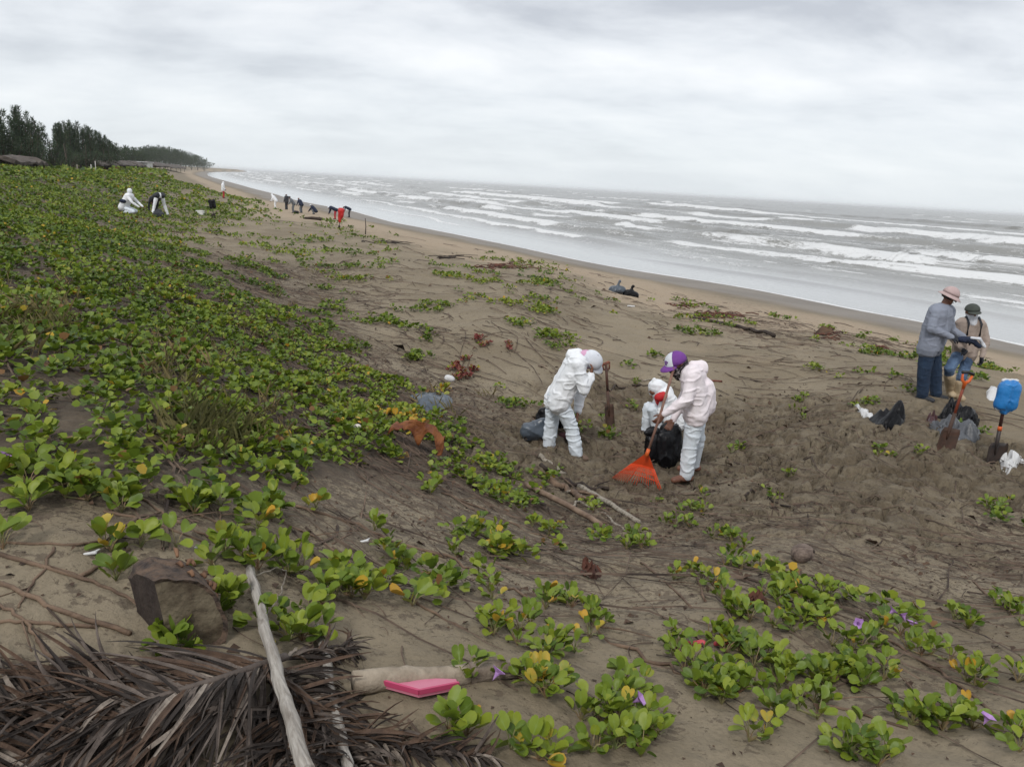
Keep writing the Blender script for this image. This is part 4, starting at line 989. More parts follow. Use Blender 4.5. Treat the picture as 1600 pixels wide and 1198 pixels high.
# plastic
def plastic(name, c1, c2, rough, spec=.5, bump=.5, bs=22):
    m = pmat(name, c1, c2, 4, rough, bump, bs, spec=spec, bdist=.02); return m
M_BLACKBAG = plastic('black_plastic', (.004, .004, .005), (.009, .009, .011), .38, .2)
M_GREYBAG = plastic('grey_plastic', (.085, .09, .10), (.055, .058, .066), .38)
M_BLUEBAG = plastic('slate_plastic', (.085, .105, .13), (.05, .062, .08), .30)
M_WHITEBAG = plastic('white_plastic', (.62, .62, .62), (.50, .50, .50), .4)
def drape(name, label, outline, peaks, mat, wr=.02, ws=9, cat='bag', group=None, fine=22, M=40, parent=None, seed=3, sink=.015):
    """a crumpled plastic thing lying on the sand: closed skin over a ground outline; peaks = (u, v of foot, height, radius)"""
    q = ground([p[0] for p in outline], [p[1] for p in outline]); c = q.mean(0); n = len(q)
    q = chaikin(np.vstack([q, q[:1]]), 1)[:-1] if n < 12 else q
    n = len(q); na = 64; ang = np.linspace(0, n, na, endpoint=False); i = ang.astype(int); f = (ang - i)[:, None]
    rim = q[i % n] * (1 - f) + q[(i + 1) % n] * f
    ts = np.linspace(0, 1, fine) ** .8
    X = c[0] + (rim[:, 0] - c[0])[None] * ts[:, None]; Y = c[1] + (rim[:, 1] - c[1])[None] * ts[:, None]
    gz = full_h(X, Y); H = np.zeros_like(X)
    for (u, v, h, r_) in peaks:
        p = ground([u], [v])[0]; d = np.hypot(X - p[0], Y - p[1]) / r_; H = np.maximum(H, h * np.exp(-d ** 2 * 1.2))
    H = H + .03
    rd = 1 - np.abs(fbm(X * ws, Y * ws, o=3, seed=seed) - .5) * 4
    H = (H + (np.clip(rd, -.6, 1)) * wr) * (1 - ts[:, None] ** 6) + .002
    H = np.maximum(H, .001)
    Vt = np.stack([X, Y, gz + H], -1).reshape(-1, 3); Vb = np.stack([X[-1], Y[-1], gz[-1] - sink], -1)
    V = np.vstack([Vt, Vb]) - c
    F = grid_faces(fine, na, True)[:, ::-1]; k = np.arange(na); base = (fine - 1) * na
    F2 = np.stack([base + k, base + (k + 1) % na, fine * na + (k + 1) % na, fine * na + k], -1)
    me = np_mesh(name, V, np.vstack([F, F2[:, ::-1]]), smooth=True); o = link(name, me, mat, parent, c)
    if parent is not None: o.location = Vector(c) - parent.location
    else: tag(o, label, cat, group)
    return o
drape('plastic_sheet', 'crumpled slate grey plastic bag lying flat among the vines', [(640, 618), (665, 614), (690, 613), (708, 622), (706, 636), (692, 646), (668, 643), (648, 634)], [(672, 635, .10, .22), (695, 635, .07, .2)], M_BLUEBAG, .022)
b1 = drape('black_bag', 'black plastic bag folded into a point on the sand by the men', [(1357, 655), (1375, 664), (1392, 669), (1411, 669), (1416, 655), (1412, 643), (1385, 642)], [(1402, 660, .26, .15), (1380, 658, .12, .13)], M_BLACKBAG, .02, 8)
drape('white_wrapper', 'flat white plastic scrap sticking out beside the black pointed bag', [(1333, 640), (1345, 639), (1362, 647), (1366, 654), (1352, 652)], [(1350, 647, .01, .1)], M_WHITEBAG, .006, cat='plastic')
drape('grey_bag', 'large grey bag lying in front of the pile by the first shovel', [(1450, 668), (1472, 684), (1500, 690), (1522, 696), (1533, 684), (1531, 664), (1500, 656), (1465, 656)], [(1480, 676, .15, .17), (1515, 678, .16, .17)], M_GREYBAG, .024, 7)
drape('black_bag', 'black bag at the back of the pile behind the first shovel', [(1462, 652), (1480, 660), (1510, 664), (1528, 660), (1525, 645), (1500, 638), (1475, 640)], [(1482, 655, .24, .14), (1512, 655, .15, .12)], M_BLACKBAG, .02, 7)
drape('maroon_bag', 'dark maroon bag squeezed out at the left of the grey pile', [(1445, 664), (1450, 658), (1462, 650), (1466, 656), (1455, 668)], [(1456, 660, .07, .08)], pmat('maroon_plastic', (.06, .014, .016), (.03, .01, .01), 5, .35), .01)
drape('white_bag', 'small white bag lying between the first shovel and the blue bag', [(1541, 612), (1542, 624), (1556, 627), (1560, 615), (1556, 607), (1548, 605)], [(1549, 619, .10, .10)], M_WHITEBAG, .012)
drape('white_bag', 'white plastic bag lying beside the blade of the right shovel', [(1562, 718), (1567, 736), (1580, 738), (1600, 726), (1604, 716), (1580, 710)], [(1575, 726, .10, .12)], M_WHITEBAG, .014)
drape('dark_bag', 'small dark bag lying right behind the grey pile', [(1512, 655), (1518, 668), (1530, 668), (1530, 655), (1520, 650)], [(1522, 662, .13, .09)], M_BLACKBAG, .012)
def bagpile(u, v, cones, label, mat, name='black_bag', wr=.03, ws=6, seed=1, vox=.022, k=1):
    c = G(u, v)
    return tag(blob(name, [(tuple(a * k for a in p), r * k, tuple(a * k for a in q), s * k) for p, r, q, s in cones], vox, mat, None, wr * k, ws, seed, 2, c), label, 'bag')
bagpile(966, 458, [((-.20, 0, .12), .17, (.12, .05, .12), .16), ((-.05, 0, .25), .08, (.0, 0, .42), .03), ((.0, 0, .42), .05, (.02, 0, .46), .06)], 'left black bag of the pair dumped on the beach', M_BLUEBAG, vox=.03)
bagpile(983, 462, [((-.1, -.1, .12), .17, (.22, -.05, .10), .15), ((.05, 0, .22), .09, (.10, 0, .38), .03), ((.1, 0, .38), .05, (.13, 0, .42), .06)], 'right black bag of the pair dumped on the beach', M_BLACKBAG, seed=4, vox=.03)
bagpile(826, 686, [((-.02, 0, .10), .12, (.16, .05, .10), .12), ((.1, .03, .2), .08, (.15, .03, .24), .06)], 'slate grey bag left of the bending worker', M_BLUEBAG, seed=6)
bagpile(862, 678, [((-.12, .15, .14), .12, (.16, .15, .16), .13), ((-.10, .15, .24), .08, (.12, .15, .28), .08)], 'black bag behind the legs of the bending worker', M_BLACKBAG, seed=7)
bagpile(884, 688, [((-.05, 0, .05), .06, (.08, 0, .05), .05)], 'small maroon bag between the legs of the bending worker', pmat('wine_cloth', (.09, .03, .035), (.05, .02, .02), 8, .8), 'maroon_bag', wr=.012)
def lying(u, v, cones, name, label, cat, mat, vox=.01, wr=.005, ws=20): return tag(blob(name, cones, vox, mat, None, wr, ws, 3, 2, G(u, v)), label, cat)
# brown cloth rag hung over the stems
c = G(655, 706); V = []; F = []; nu, nv = 34, 19
ul = np.linspace(0, 1, nu); vl = np.linspace(-1, 1, nv)
for i, u_ in enumerate(ul):
    x = -.30 + .54 * u_; ridge = .17 + .10 * math.sin(math.pi * min(1, u_ * 1.15)) ** .6 - (.05 * max(0, u_ - .85) / .15)
    leg = .07 + .17 * math.exp(-((x + .01) / .055) ** 2) + .10 * math.exp(-((x - .20) / .035) ** 2) - .03 * (u_ < .3)
    for j, v_ in enumerate(vl):
        dn = abs(v_) ** 1.3 * leg * (1 if v_ < 0 else .6); y = v_ * (.05 + .03 * math.sin(u_ * 9)) 
        k = float(fbm(np.array([x * 16]), np.array([v_ * 2.2]), o=3, seed=77)[0]) - .5
        V.append((x + k * .03 * abs(v_), y + k * .07, max(.005, ridge - dn + k * .05)))
for i in range(nu - 1):
    for j in range(nv - 1): F.append((i * nv + j, (i + 1) * nv + j, (i + 1) * nv + j + 1, i * nv + j + 1))
mb = MB(); mb.add([(x_, y_, z_ + (.05 if z_ > .02 else 0)) for x_, y_, z_ in V], F); o = mb.build('brown_rag', pmat('brown_cloth', (.24, .085, .022), (.10, .026, .010), 9, .65, .5, 40), None, True, c); sm_ = o.modifiers.new('thick', 'SOLIDIFY'); sm_.thickness = .006
tag(o, 'rust brown cloth rag hanging over vine stems', 'rag')
lying(558, 678, [((0, 0, .035), .05, (.0, 0, .045), .055)], 'white_cup', 'broken white cup lying among the vines left of the brown rag', 'cup', pmat('white_foam', (.62, .58, .52), (.5, .46, .4), 8, .6), .008, .002)
lying(570, 679, [((-.04, 0, .06), .02, (.06, 0, .06), .018)], 'coconut_shell', 'tan broken coconut shell behind the white cup', 'shell', pmat('shell', (.30, .16, .08), (.2, .1, .05), 8, .8))
lying(703, 596, [((-.03, 0, .05), .06, (.03, 0, .04), .05)], 'white_bottle', 'small white plastic lump at the foot of the red plant', 'plastic', M_WHITEBAG)
lying(986, 480, [((-.1, 0, .03), .03, (.1, 0, .03), .03)], 'white_scrap', 'white scrap on the beach below the dumped bag pair', 'plastic', M_WHITEBAG, .015)
lying(1104, 1010, [((-.09, 0, .012), .012, (-.02, 0, .02), .016), ((.04, 0, .02), .014, (.09, .01, .025), .018)], 'red_scrap', 'torn red and pink plastic scrap among the vines', 'plastic', pmat('red_plastic', (.45, .03, .04), (.55, .12, .15), 6, .4), .006)
for (u, v, l_) in [(312, 858, 'white feather scrap on sand above the log stump'), (140, 868, 'tiny white shell bit on the left sand'), (568, 848, 'white shell fragment beside a runner')]:
    lying(u, v, [((-.02, 0, .006), .006, (.02, .005, .012), .008), ((0, 0, .01), .005, (.03, .02, .02), .004)], 'white_bit', l_, 'shell', M_WHITEBAG, .004, .001)
# coconut
c = G(1252, 876); cc = blob('husk', [((-.012, 0, .055), .064, (.012, 0, .06), .06)], .008, pmat('coconut_husk', (.24, .185, .15), (.09, .065, .055), 18, .9, .6, 60, (1, 3, 1)), None, .004, 14, 2, 2)
t_ = thing('coconut', 'old brown coconut lying on the trampled sand', 'coconut', c); cc.parent = t_
MB().tube([(.05, -.02, .08), (.066, -.026, .086)], [.014, .010], 8).build('cap', M_DARKW, t_, True)

# ------------------------------------------------------------------ log stump
c = G(276, 1000)
bm = bmesh.new(); rs = random.Random(4); seg = 40; ln = 10
axis = Vector((-.52, .78, -.10)).normalized(); fw = axis.orthogonal().normalized(); sd2 = axis.cross(fw)
rings = []
for i in range(ln):
    t = i / (ln - 1); ring = []
    for k in range(seg):
        q = 2 * math.pi * k / seg; rr_ = .125 * (1 + .03 * math.sin(2 * q + 1) + .03 * math.sin(5 * q + 2) + .02 * math.sin(11 * q) + rs.uniform(-.02, .02)) * (1 - .08 * t)
        ring.append(bm.verts.new(Vector((.01, 0, .10)) + axis * (t * .26 - .05 + (rs.uniform(-.006, .006) if 0 < i < ln - 1 else 0)) + fw * math.cos(q) * rr_ * (1.4 if abs(fw.z) > abs(sd2.z) else 1) + sd2 * math.sin(q) * rr_ * (1.4 if abs(sd2.z) > abs(fw.z) else 1)))
    rings.append(ring)
for i in range(ln - 1):
    for k in range(seg): bm.faces.new((rings[i][k], rings[i][(k + 1) % seg], rings[i + 1][(k + 1) % seg], rings[i + 1][k])).material_index = 0
for ring, fl in ((rings[0], 1), (rings[-1], 0)):
    cen = sum((v_.co for v_ in ring), Vector()) / len(ring); sg_ = 1 if fl else -1
    ri = [bm.verts.new(cen + (v_.co - cen) * (.90 + rs.uniform(-.015, .015)) + axis * sg_ * .012) for v_ in ring]
    for k in range(seg): bm.faces.new((ring[k], ri[k], ri[(k + 1) % seg], ring[(k + 1) % seg])).material_index = 0
    f = bm.faces.new(ri[::-1] if fl else ri); f.material_index = 1
# split face on the left: wedge cut away
cutn = Vector((-.66, -.74, -.10)).normalized()
res = bmesh.ops.bisect_plane(bm, geom=bm.verts[:] + bm.edges[:] + bm.faces[:], plane_co=Vector((-.018, -.055, .12)), plane_no=cutn, clear_outer=True)
ed = [e_ for e_ in res['geom_cut'] if isinstance(e_, bmesh.types.BMEdge)]
try:
    nf = bmesh.ops.contextual_create(bm, geom=ed)['faces']
    for f in nf: f.material_index = 2
except Exception as e_: print('stump cut', e_)
bmesh.ops.recalc_face_normals(bm, faces=bm.faces[:])
me = bpy.data.meshes.new('log_stump'); bm.to_mesh(me); bm.free()
me.materials.append(pmat('stump_bark', (.13, .085, .058), (.04, .03, .026), 16, .95, 1.0, 30, bdist=.03)); me.materials.append(pmat('stump_cut', (.16, .13, .085), (.055, .038, .023), 11, .9, .6, 40, (1, 1, 1))); me.materials.append(pmat('stump_split', (.045, .032, .025), (.025, .016, .013), 9, .95, .8, 30))
st_ = thing('log_stump', 'weathered cut log stump half sunk in the sand', 'log', c)
link('wood', me, None, st_)
mb = MB()
for k in range(26):
    q = rs.uniform(-.6, 2.6); t = rs.uniform(-.02, .2); p = Vector((0, 0, .10)) + axis * t + (fw * math.cos(q) + sd2 * math.sin(q)) * .14
    if (p - Vector((-.018, -.055, .12))).dot(cutn) > 0 or p.z < .06: continue
    e_ = axis * rs.uniform(.03, .08) + Vector((rs.gauss(0, .01), rs.gauss(0, .01), rs.gauss(0, .01))); mb.tube([p, p + e_ * .5 + (fw * math.cos(q) + sd2 * math.sin(q)) * .008, p + e_], [.006, .009, .004], 5)
mb.build('bark_shred', pmat('bark_shreds', (.22, .12, .065), (.10, .05, .03), 9, .9), st_, True)

# ------------------------------------------------------------------ shovels and rake
M_ORWOOD = pmat('rusty_red_shaft', (.22, .045, .02), (.10, .03, .018), 9, .6); M_BLKSTEEL = pmat('black_steel', (.018, .016, .016), (.05, .03, .022), 6, .5, .2); M_RUST = pmat('rusty_steel', (.09, .045, .03), (.04, .028, .022), 8, .7, .3)
M_ORG = pmat('orange_plastic', (.62, .12, .02), (.5, .08, .02), 5, .45); M_GRIP = pmat('black_grip', (.015, .015, .017), (.03, .03, .03), 5, .5)
def shovel(top, foot, label, mats, blade=(.24, .30), sink=.02, handle='d', L_=None, collar=None):
    """top and foot are photo pixels of the grip and of the lower blade edge"""
    f = G(*foot); tp = P(top[0], top[1], f.y + .05); d = (tp - f); u = d.normalized(); H = d.length
    root = thing('shovel', label, 'shovel', f); xa = Vector((1, .12, 0)); xa = (xa - u * xa.dot(u)).normalized(); ya = u.cross(xa)
    def W(x, y, z): return xa * x + ya * y + u * z
    bl = blade[1]
    # blade: curved plate with thickness
    mb = MB(); nx_, nz_ = 9, 7; V = []; F = []
    for th_ in (0, .004):
        for j in range(nz_):
            z = bl * j / (nz_ - 1) - sink; w_ = blade[0] / 2 * (.93 if j == 0 else 1) * (1 if j < nz_ - 1 else .86)
            for i in range(nx_): x = (i / (nx_ - 1) * 2 - 1); V.append(W(x * w_, -.035 * x * x + th_ + .01 * math.sin(z * 9), z))
    n = nx_ * nz_
    for j in range(nz_ - 1):
        for i in range(nx_ - 1): a = j * nx_ + i; F += [(a, a + 1, a + nx_ + 1, a + nx_), (n + a, n + a + nx_, n + a + nx_ + 1, n + a + 1)]
    for j in range(nz_ - 1):
        for a in (j * nx_, j * nx_ + nx_ - 1): F.append((a, a + nx_, n + a + nx_, n + a))
    for i in range(nx_ - 1):
        for a in (i, (nz_ - 1) * nx_ + i): F.append((a, a + 1, n + a + 1, n + a))
    mb.add(V, F); mb.build('blade', mats[0], root, True)
    MB().tube([W(0, .005, bl * .45), W(0, .012, bl * .8), W(0, .01, bl + .16)], [.008, .022, .021], 10).build('socket', mats[0], root, True)
    if handle == 'd':
        MB().tube([W(0, .01, bl + .12), W(0, .01, H - .13)], .0165, 10).build('shaft', mats[1], root, True)
        MB().tube([W(0, .01, H - .20), W(0, .01, H - .13), W(-.045, .01, H - .10), W(-.062, .01, H - .03)], [.018, .024, .018, .014], 8).tube([W(0, .01, H - .13), W(.045, .01, H - .10), W(.062, .01, H - .03)], [.022, .018, .014], 8).build('handle_fork', mats[2], root, True)
        MB().tube([W(-.075, .01, H - .01), W(0, .01, H), W(.075, .01, H - .01)], .019, 10).build('grip', M_GRIP, root, True)
    else:
        MB().tube([W(0, .01, bl + .12), W(0, .01, H)], [.0175, .02], 10).build('shaft', mats[1], root, True)
        if handle == 'knob': MB().tube([W(-.05, .01, H - .03), W(.05, .01, H - .0)], .02, 8).tube([W(-.04, .01, H - .1), W(-.05, .01, H - .02)], .012, 6).tube([W(.04, .01, H - .1), W(.05, .01, H)], .012, 6).tube([W(-.04, .01, H - .1), W(.04, .01, H - .1)], .014, 6).build('grip', mats[2], root, True)
    if collar: MB().tube([W(0, .01, collar), W(0, .01, collar + .05)], .023, 10).build('collar', M_ORG, root, True)
    return root, W, H, f
shovel((1514, 582), (1474, 703), 'shovel with black and orange handle standing by the grey bags', (M_RUST, M_ORWOOD, M_ORG))
rt_, W_, H_, f_ = shovel((1576, 602), (1552, 728), 'shovel with blue bag over its handle at the right edge', (M_BLKSTEEL, pmat('dark_shaft', (.07, .025, .018), (.03, .018, .015), 8, .6), M_ORG), handle='s', collar=.42)
tag(blob('blue_bag', [(W_(-.05, 0, H_ - .22), .08, W_(-.03, 0, H_ - .03), .09), (W_(.06, 0, H_ - .22), .08, W_(.06, 0, H_ - .03), .09), (W_(0, 0, H_ - .3), .04, W_(0, 0, H_ - .2), .07)], .014, plastic('blue_plastic', (.015, .15, .42), (.02, .20, .52), .35), None, .016, 11, 3, 2, f_, (1, 1, .5)), 'bright blue bag pulled over the handle of the right shovel', 'bag')
cl = tag(blob('clear_bag', [(W_(-.07, .01, H_ - .27), .035, W_(.05, .01, H_ - .29), .035), (W_(.10, .02, H_ - .26), .03, W_(.15, .02, H_ - .02), .02), (W_(-.05, .03, H_ + .05), .025, W_(.12, .03, H_ + .05), .025)], .012, M_WHITEBAG, None, .008, 14, 5, 2, f_), 'pale rim of thin plastic around the blue bag on the shovel', 'bag')
shovel((947, 566), (953, 668), 'rusty shovel standing in the dug sand beside the bending worker', (M_RUST, pmat('brown_shaft', (.10, .04, .025), (.04, .022, .018), 9, .7), pmat('rusty_grip', (.20, .07, .04), (.1, .04, .03), 9, .7)), (.13, .36), handle='knob')
sv = shovel((331, 313), (334, 341), 'far shovel with a black bag over its handle on the dune', (M_BLKSTEEL, M_BLKSTEEL, M_GRIP), handle='s'); W_, H_, f_ = sv[1:]
tag(blob('black_bag', [(W_(-.10, 0, H_ - .42), .10, W_(-.13, 0, H_ - .06), .11), (W_(.13, 0, H_ - .42), .10, W_(.09, 0, H_ - .04), .11)], .04, M_BLACKBAG, None, .03, 5, 3, 2, f_), 'black bag pulled over the far shovel on the dune', 'bag')
sv = shovel((532, 328), (530, 357), 'far shovel standing at the vine edge with a red bag on it', (M_BLKSTEEL, M_BLKSTEEL, M_GRIP), (.14, .2), handle='s'); W_, H_, f_ = sv[1:]
M_REDBAG = plastic('red_plastic_bag', (.52, .015, .012), (.38, .01, .01), .45)
tag(blob('red_bag', [(W_(.0, 0, H_ - .75), .08, W_(.0, 0, H_ - .05), .17), (W_(.1, 0, H_ - .4), .12, W_(.12, 0, H_ - .02), .14)], .05, M_REDBAG, None, .03, 5, 3, 2, f_), 'red bag hanging on the far shovel near the beach', 'bag')
c = G(571, 366); tag(MB().tube([(0, 0, -.05), (.02, 0, .45), (-.02, 0, .9)], [.03, .025, .02], 6).build('beach_post', M_DARKW, None, True, c), 'thin dark post stuck in the sand right of the red bag', 'post')
c = G(313, 336); tag(MB().box((0, 0, .13), (.42, .3, .22)).box((0, 0, .26), (.46, .34, .04)).build('white_box', pmat('white_foam_box', (.72, .72, .70), (.66, .66, .64), 3, .6), None, False, c), 'small white foam box left of the far black bag', 'box')
# ------------------------------------------------------------------ people
M_SKIN = pmat('skin', (.22, .10, .06), (.17, .075, .045), 20, .55, sss=0); M_SKIND = pmat('skin_dark', (.17, .078, .048), (.13, .056, .036), 20, .55)
M_SUIT = pmat('white_coverall', (.80, .81, .83), (.72, .74, .77), 3, .65, .5, 9, bdist=.03)
M_SUITB = pmat('coverall_trousers', (.70, .75, .80), (.60, .66, .72), 4, .65, .5, 9, bdist=.03)
M_SUITP = pmat('thin_coverall', (.80, .74, .76), (.74, .66, .69), 3, .65, .5, 9, bdist=.03)
M_JEAN = pmat('dark_jeans', (.018, .038, .075), (.012, .024, .05), 8, .85, .5, 30); M_JEAN2 = pmat('light_jeans', (.10, .16, .26), (.06, .10, .18), 6, .85, .4, 30)
M_SHIRT = pmat('grey_shirt', (.24, .26, .32), (.20, .22, .27), 5, .85, .4, 24); M_BEIGE = pmat('beige_jacket', (.36, .29, .25), (.28, .225, .19), 5, .85, .4, 24)
M_GLOVE = pmat('black_glove', (.012, .014, .022), (.02, .022, .03), 6, .7); M_HAIR = pmat('black_hair', (.01, .008, .007), (.02, .015, .012), 30, .6)
M_PINKHAT = pmat('pink_hat', (.48, .36, .35), (.40, .30, .29), 12, .85); M_PURPLE = pmat('purple_cap', (.17, .045, .27), (.13, .03, .21), 10, .7); M_WCLOTH = pmat('white_cloth', (.66, .68, .72), (.55, .57, .62), 9, .8)
M_PINKC = pmat('pink_cloth', (.62, .36, .50), (.52, .28, .42), 9, .8); M_GREYCAP = pmat('grey_cap', (.06, .07, .06), (.04, .045, .04), 12, .85); M_BOOT = pmat('beige_boot', (.48, .38, .25), (.36, .28, .18), 8, .6); M_SHOE = pmat('brown_shoe', (.20, .14, .10), (.12, .08, .06), 8, .7)
M_FLORAL = pmat('floral_cloth', (.015, .013, .015), (.35, .30, .30), 60, .8, lo=.52, hi=.66, detail=2); M_RED = pmat('red_cloth', (.50, .015, .02), (.38, .01, .015), 8, .7)
M_DBLUE = pmat('navy_cloth', (.012, .02, .05), (.008, .013, .03), 6, .8); M_DGREY = pmat('charcoal_cloth', (.04, .042, .05), (.025, .027, .032), 6, .8); M_MIDG = pmat('mid_grey_cloth', (.14, .15, .17), (.10, .11, .12), 6, .8); M_REDT = pmat('red_trousers', (.45, .03, .04), (.3, .02, .03), 6, .8)
M_EYE = pmat('eye', (.02, .015, .012), (.03, .02, .02), 5, .2); M_LIP = pmat('lip', (.16, .06, .05), (.12, .05, .04), 5, .5)
def hand_cones(wr, d, nrm, curl=.8, k=1.0, side=1):
    """palm, four unequal bent fingers and a thumb that leaves the side of the palm"""
    d = d.normalized(); nrm = (nrm - d * nrm.dot(d)).normalized(); s = d.cross(nrm) * side
    c = [(wr, .024 * k, wr + d * .03 * k, .026 * k)]
    for o in (-.024, 0, .024): c.append((wr + d * .025 * k + s * o * .6 * k, .018 * k, wr + d * .085 * k + s * o * k, .016 * k))
    for o, l in ((-.033, .8), (-.011, .95), (.011, 1.0), (.033, .9)):
        b = wr + d * .088 * k + s * o * k; m = b + (d * math.cos(curl * .5) + nrm * math.sin(curl * .5)) * .036 * l * k; e = m + (d * math.cos(curl * 1.3) + nrm * math.sin(curl * 1.3)) * .034 * l * k
        c += [(b, .0095 * k, m, .009 * k), (m, .009 * k, e, .0075 * k)]
    b = wr + d * .03 * k + s * .028 * k; m = b + (d * .6 + s * .7 + nrm * .2).normalized() * .04 * k; e = m + (d * .9 + s * .1 + nrm * .5).normalized() * .032 * k
    c += [(b, .012 * k, m, .0105 * k), (m, .0105 * k, e, .009 * k)]
    return c
def frame(F, U):
    F = F.normalized(); S_ = U.cross(F).normalized(); return F, F.cross(S_) if F.cross(S_).dot(U) > 0 else -F.cross(S_), S_
def build_person(base, J, label, top, bot, skin, vox=.008, bulk=1.0, arm=1.0, leg=1.0, glove=None, shoe=M_SHOE, face=Vector((1, 0, 0)), group=None, wr=.010, belly=None, hoodback=None, collar=None, coarse=False, headk=1.0, topname='jacket', nohands=False):
    root = thing('person', label, 'person', base, 0, group)
    J = {k: Vector(v) for k, v in J.items()}
    hd, nk = J['hd'], J['nk']; lat = (J['shL'] - J['shR']).normalized(); up = (hd - nk).normalized()
    F, U, S_ = frame(face, up if abs(up.dot(face.normalized())) < .9 else Vector((0, 0, 1)))
    hL, hR = J['hipL'], J['hipR']; sL, sR = J['shL'], J['shR']; mid = (hL + hR) / 2; ms = (sL + sR) / 2
    body = []
    b = bulk * .80
    body += [(sL.lerp(ms, .35), .10 * b, hL, .12 * b), (sR.lerp(ms, .35), .10 * b, hR, .12 * b), (ms, .12 * b, mid, .14 * b), (sL, .065, sR, .065), (nk.lerp(ms, .4), .06, nk.lerp(hd, .5), .055)]
    k = headk
    body += [(hd + U * .02 * k - F * .02 * k, .088 * k, hd + U * .015 * k + F * .015 * k, .084 * k), (hd + F * .03 * k - U * .05 * k, .058 * k, hd + F * .048 * k - U * .078 * k, .040 * k)]
    if not coarse:
        body += [(hd + F * .085 * k + U * .01, .012, hd + F * .112 * k - U * .028, .015)]
        for s_ in (-1, 1): body.append((hd + S_ * s_ * .088 * k + U * .015, .012, hd + S_ * s_ * .088 * k - U * .02, .010)); body.append((hd + F * .075 * k + S_ * s_ * .045 * k + U * .035, .014, hd + F * .085 * k + S_ * s_ * .015 * k + U * .037, .013))
    jack = [(sL.lerp(ms, .3), .12 * bulk, hL - (ms - mid).normalized() * .03, .137 * bulk), (sR.lerp(ms, .3), .12 * bulk, hR - (ms - mid).normalized() * .03, .137 * bulk), (ms, .13 * bulk, mid.lerp(ms, .1), .15 * bulk), (sL, .085 * arm, sR, .085 * arm)]
    if belly: jack.append(belly)
    pant = [(hL, .125 * bulk, hR, .125 * bulk), (mid, .13 * bulk, mid.lerp(ms, .12), .125 * bulk)]
    shoes = []
    for s_, q in (('L', 1), ('R', -1)):
        el, wrs, kn, an, hp, sh = J['el' + s_], J['wr' + s_], J['kn' + s_], J['an' + s_], J['hip' + s_], J['sh' + s_]
        body += [(sh, .058, el, .045), (el, .045, wrs, .030), (hp, .095, kn, .062), (kn, .062, an, .042)]
        jack += [(sh, .078 * arm, el, .066 * arm), (el, .066 * arm, wrs - (wrs - el).normalized() * .01, .048 * arm)]
        kk = J.get('w' + s_, .085)
        pant += [(hp, .112 * leg, kn, .092 * leg), (kn, .092 * leg, an + Vector((0, 0, .03)), .075 * leg)]
        td = J.get('toe' + s_, F); td = Vector((td.x, td.y, 0)).normalized()
        body += [(an - td * .02, .038, an + td * .10 - Vector((0, 0, .025)), .03)]
        shoes += [(an - td * .05 - Vector((0, 0, .02)), .045, an + td * .02 - Vector((0, 0, .012)), .05), (an + td * .02 - Vector((0, 0, .015)), .047, an + td * .15 - Vector((0, 0, .03)), .036)]
        if not nohands:
            hdv = J.get('hv' + s_, wrs - el); hn = J.get('hn' + s_, F * .5 - Vector((0, 0, .2)) + Vector((0, -.3, 0)))
            hc = hand_cones(wrs, hdv, hn, .9, 1.0, q)
            body += hc
            if glove and not coarse: blob('glove', [(a, r_ * 1.18, c_, s2 * 1.18) for a, r_, c_, s2 in hc], vox, glove, root, it=1)
    blob('body', body, vox, skin, root, it=2)
    blob(topname, jack, vox * 1.15, top, root, wr, 6.5 if not coarse else 4, 11, 2, drag=(.8, .8, 1.5))
    blob('trousers', pant, vox * 1.15, bot, root, wr * .9, 5.5, 17, 2, drag=(.8, .8, 1.9))
    if shoe: blob('shoes', shoes, vox, shoe, root, it=2)
    if not coarse:
        mb = MB()
        for s_ in (-1, 1):
            me_ = MB().tube([hd + F * (.088 * k) + S_ * s_ * .03 * k + U * .012, hd + F * (.096 * k) + S_ * s_ * .03 * k + U * .012], [.012, .006], 8); me_.build('eye', M_EYE, root, True)
        MB().tube([hd + F * .086 * k - S_ * .022 - U * .06 * k, hd + F * .092 * k - U * .062 * k, hd + F * .086 * k + S_ * .022 - U * .06 * k], [.004, .007, .004], 6).build('mouth', M_LIP, root, True)
    return root, (hd, F, U, S_, J)
def dome(name, fr, mat, root, r=.105, k=(1, 1, 1), rows=7, seg=20, t0=-.1, off=(0, 0, 0), a0=None, a1=None, close=True):
    hd, F, U, S_ = fr[:4]; V = []; f_ = []; c = hd + F * off[0] + U * off[2]
    full = a0 is None; a0 = 0 if full else a0; a1 = 2 * math.pi if full else a1; ns = seg if full else seg + 1
    for i in range(rows):
        e_ = t0 + (math.pi / 2 - t0) * i / (rows - 1); rr_ = r * math.cos(min(e_, 1.52))
        for j in range(ns): a = a0 + (a1 - a0) * j / seg; V.append(c + F * math.cos(a) * rr_ * k[0] + S_ * math.sin(a) * rr_ * k[1] + U * r * math.sin(e_) * k[2])
    for i in range(rows - 1):
        for j in range(seg): f_.append((i * ns + j, i * ns + (j + 1) % ns, (i + 1) * ns + (j + 1) % ns, (i + 1) * ns + j))
    if full: f_.append(tuple(range(seg))[::-1])
    mb = MB(); mb.add(V, f_); return mb.build(name, mat, root, True)
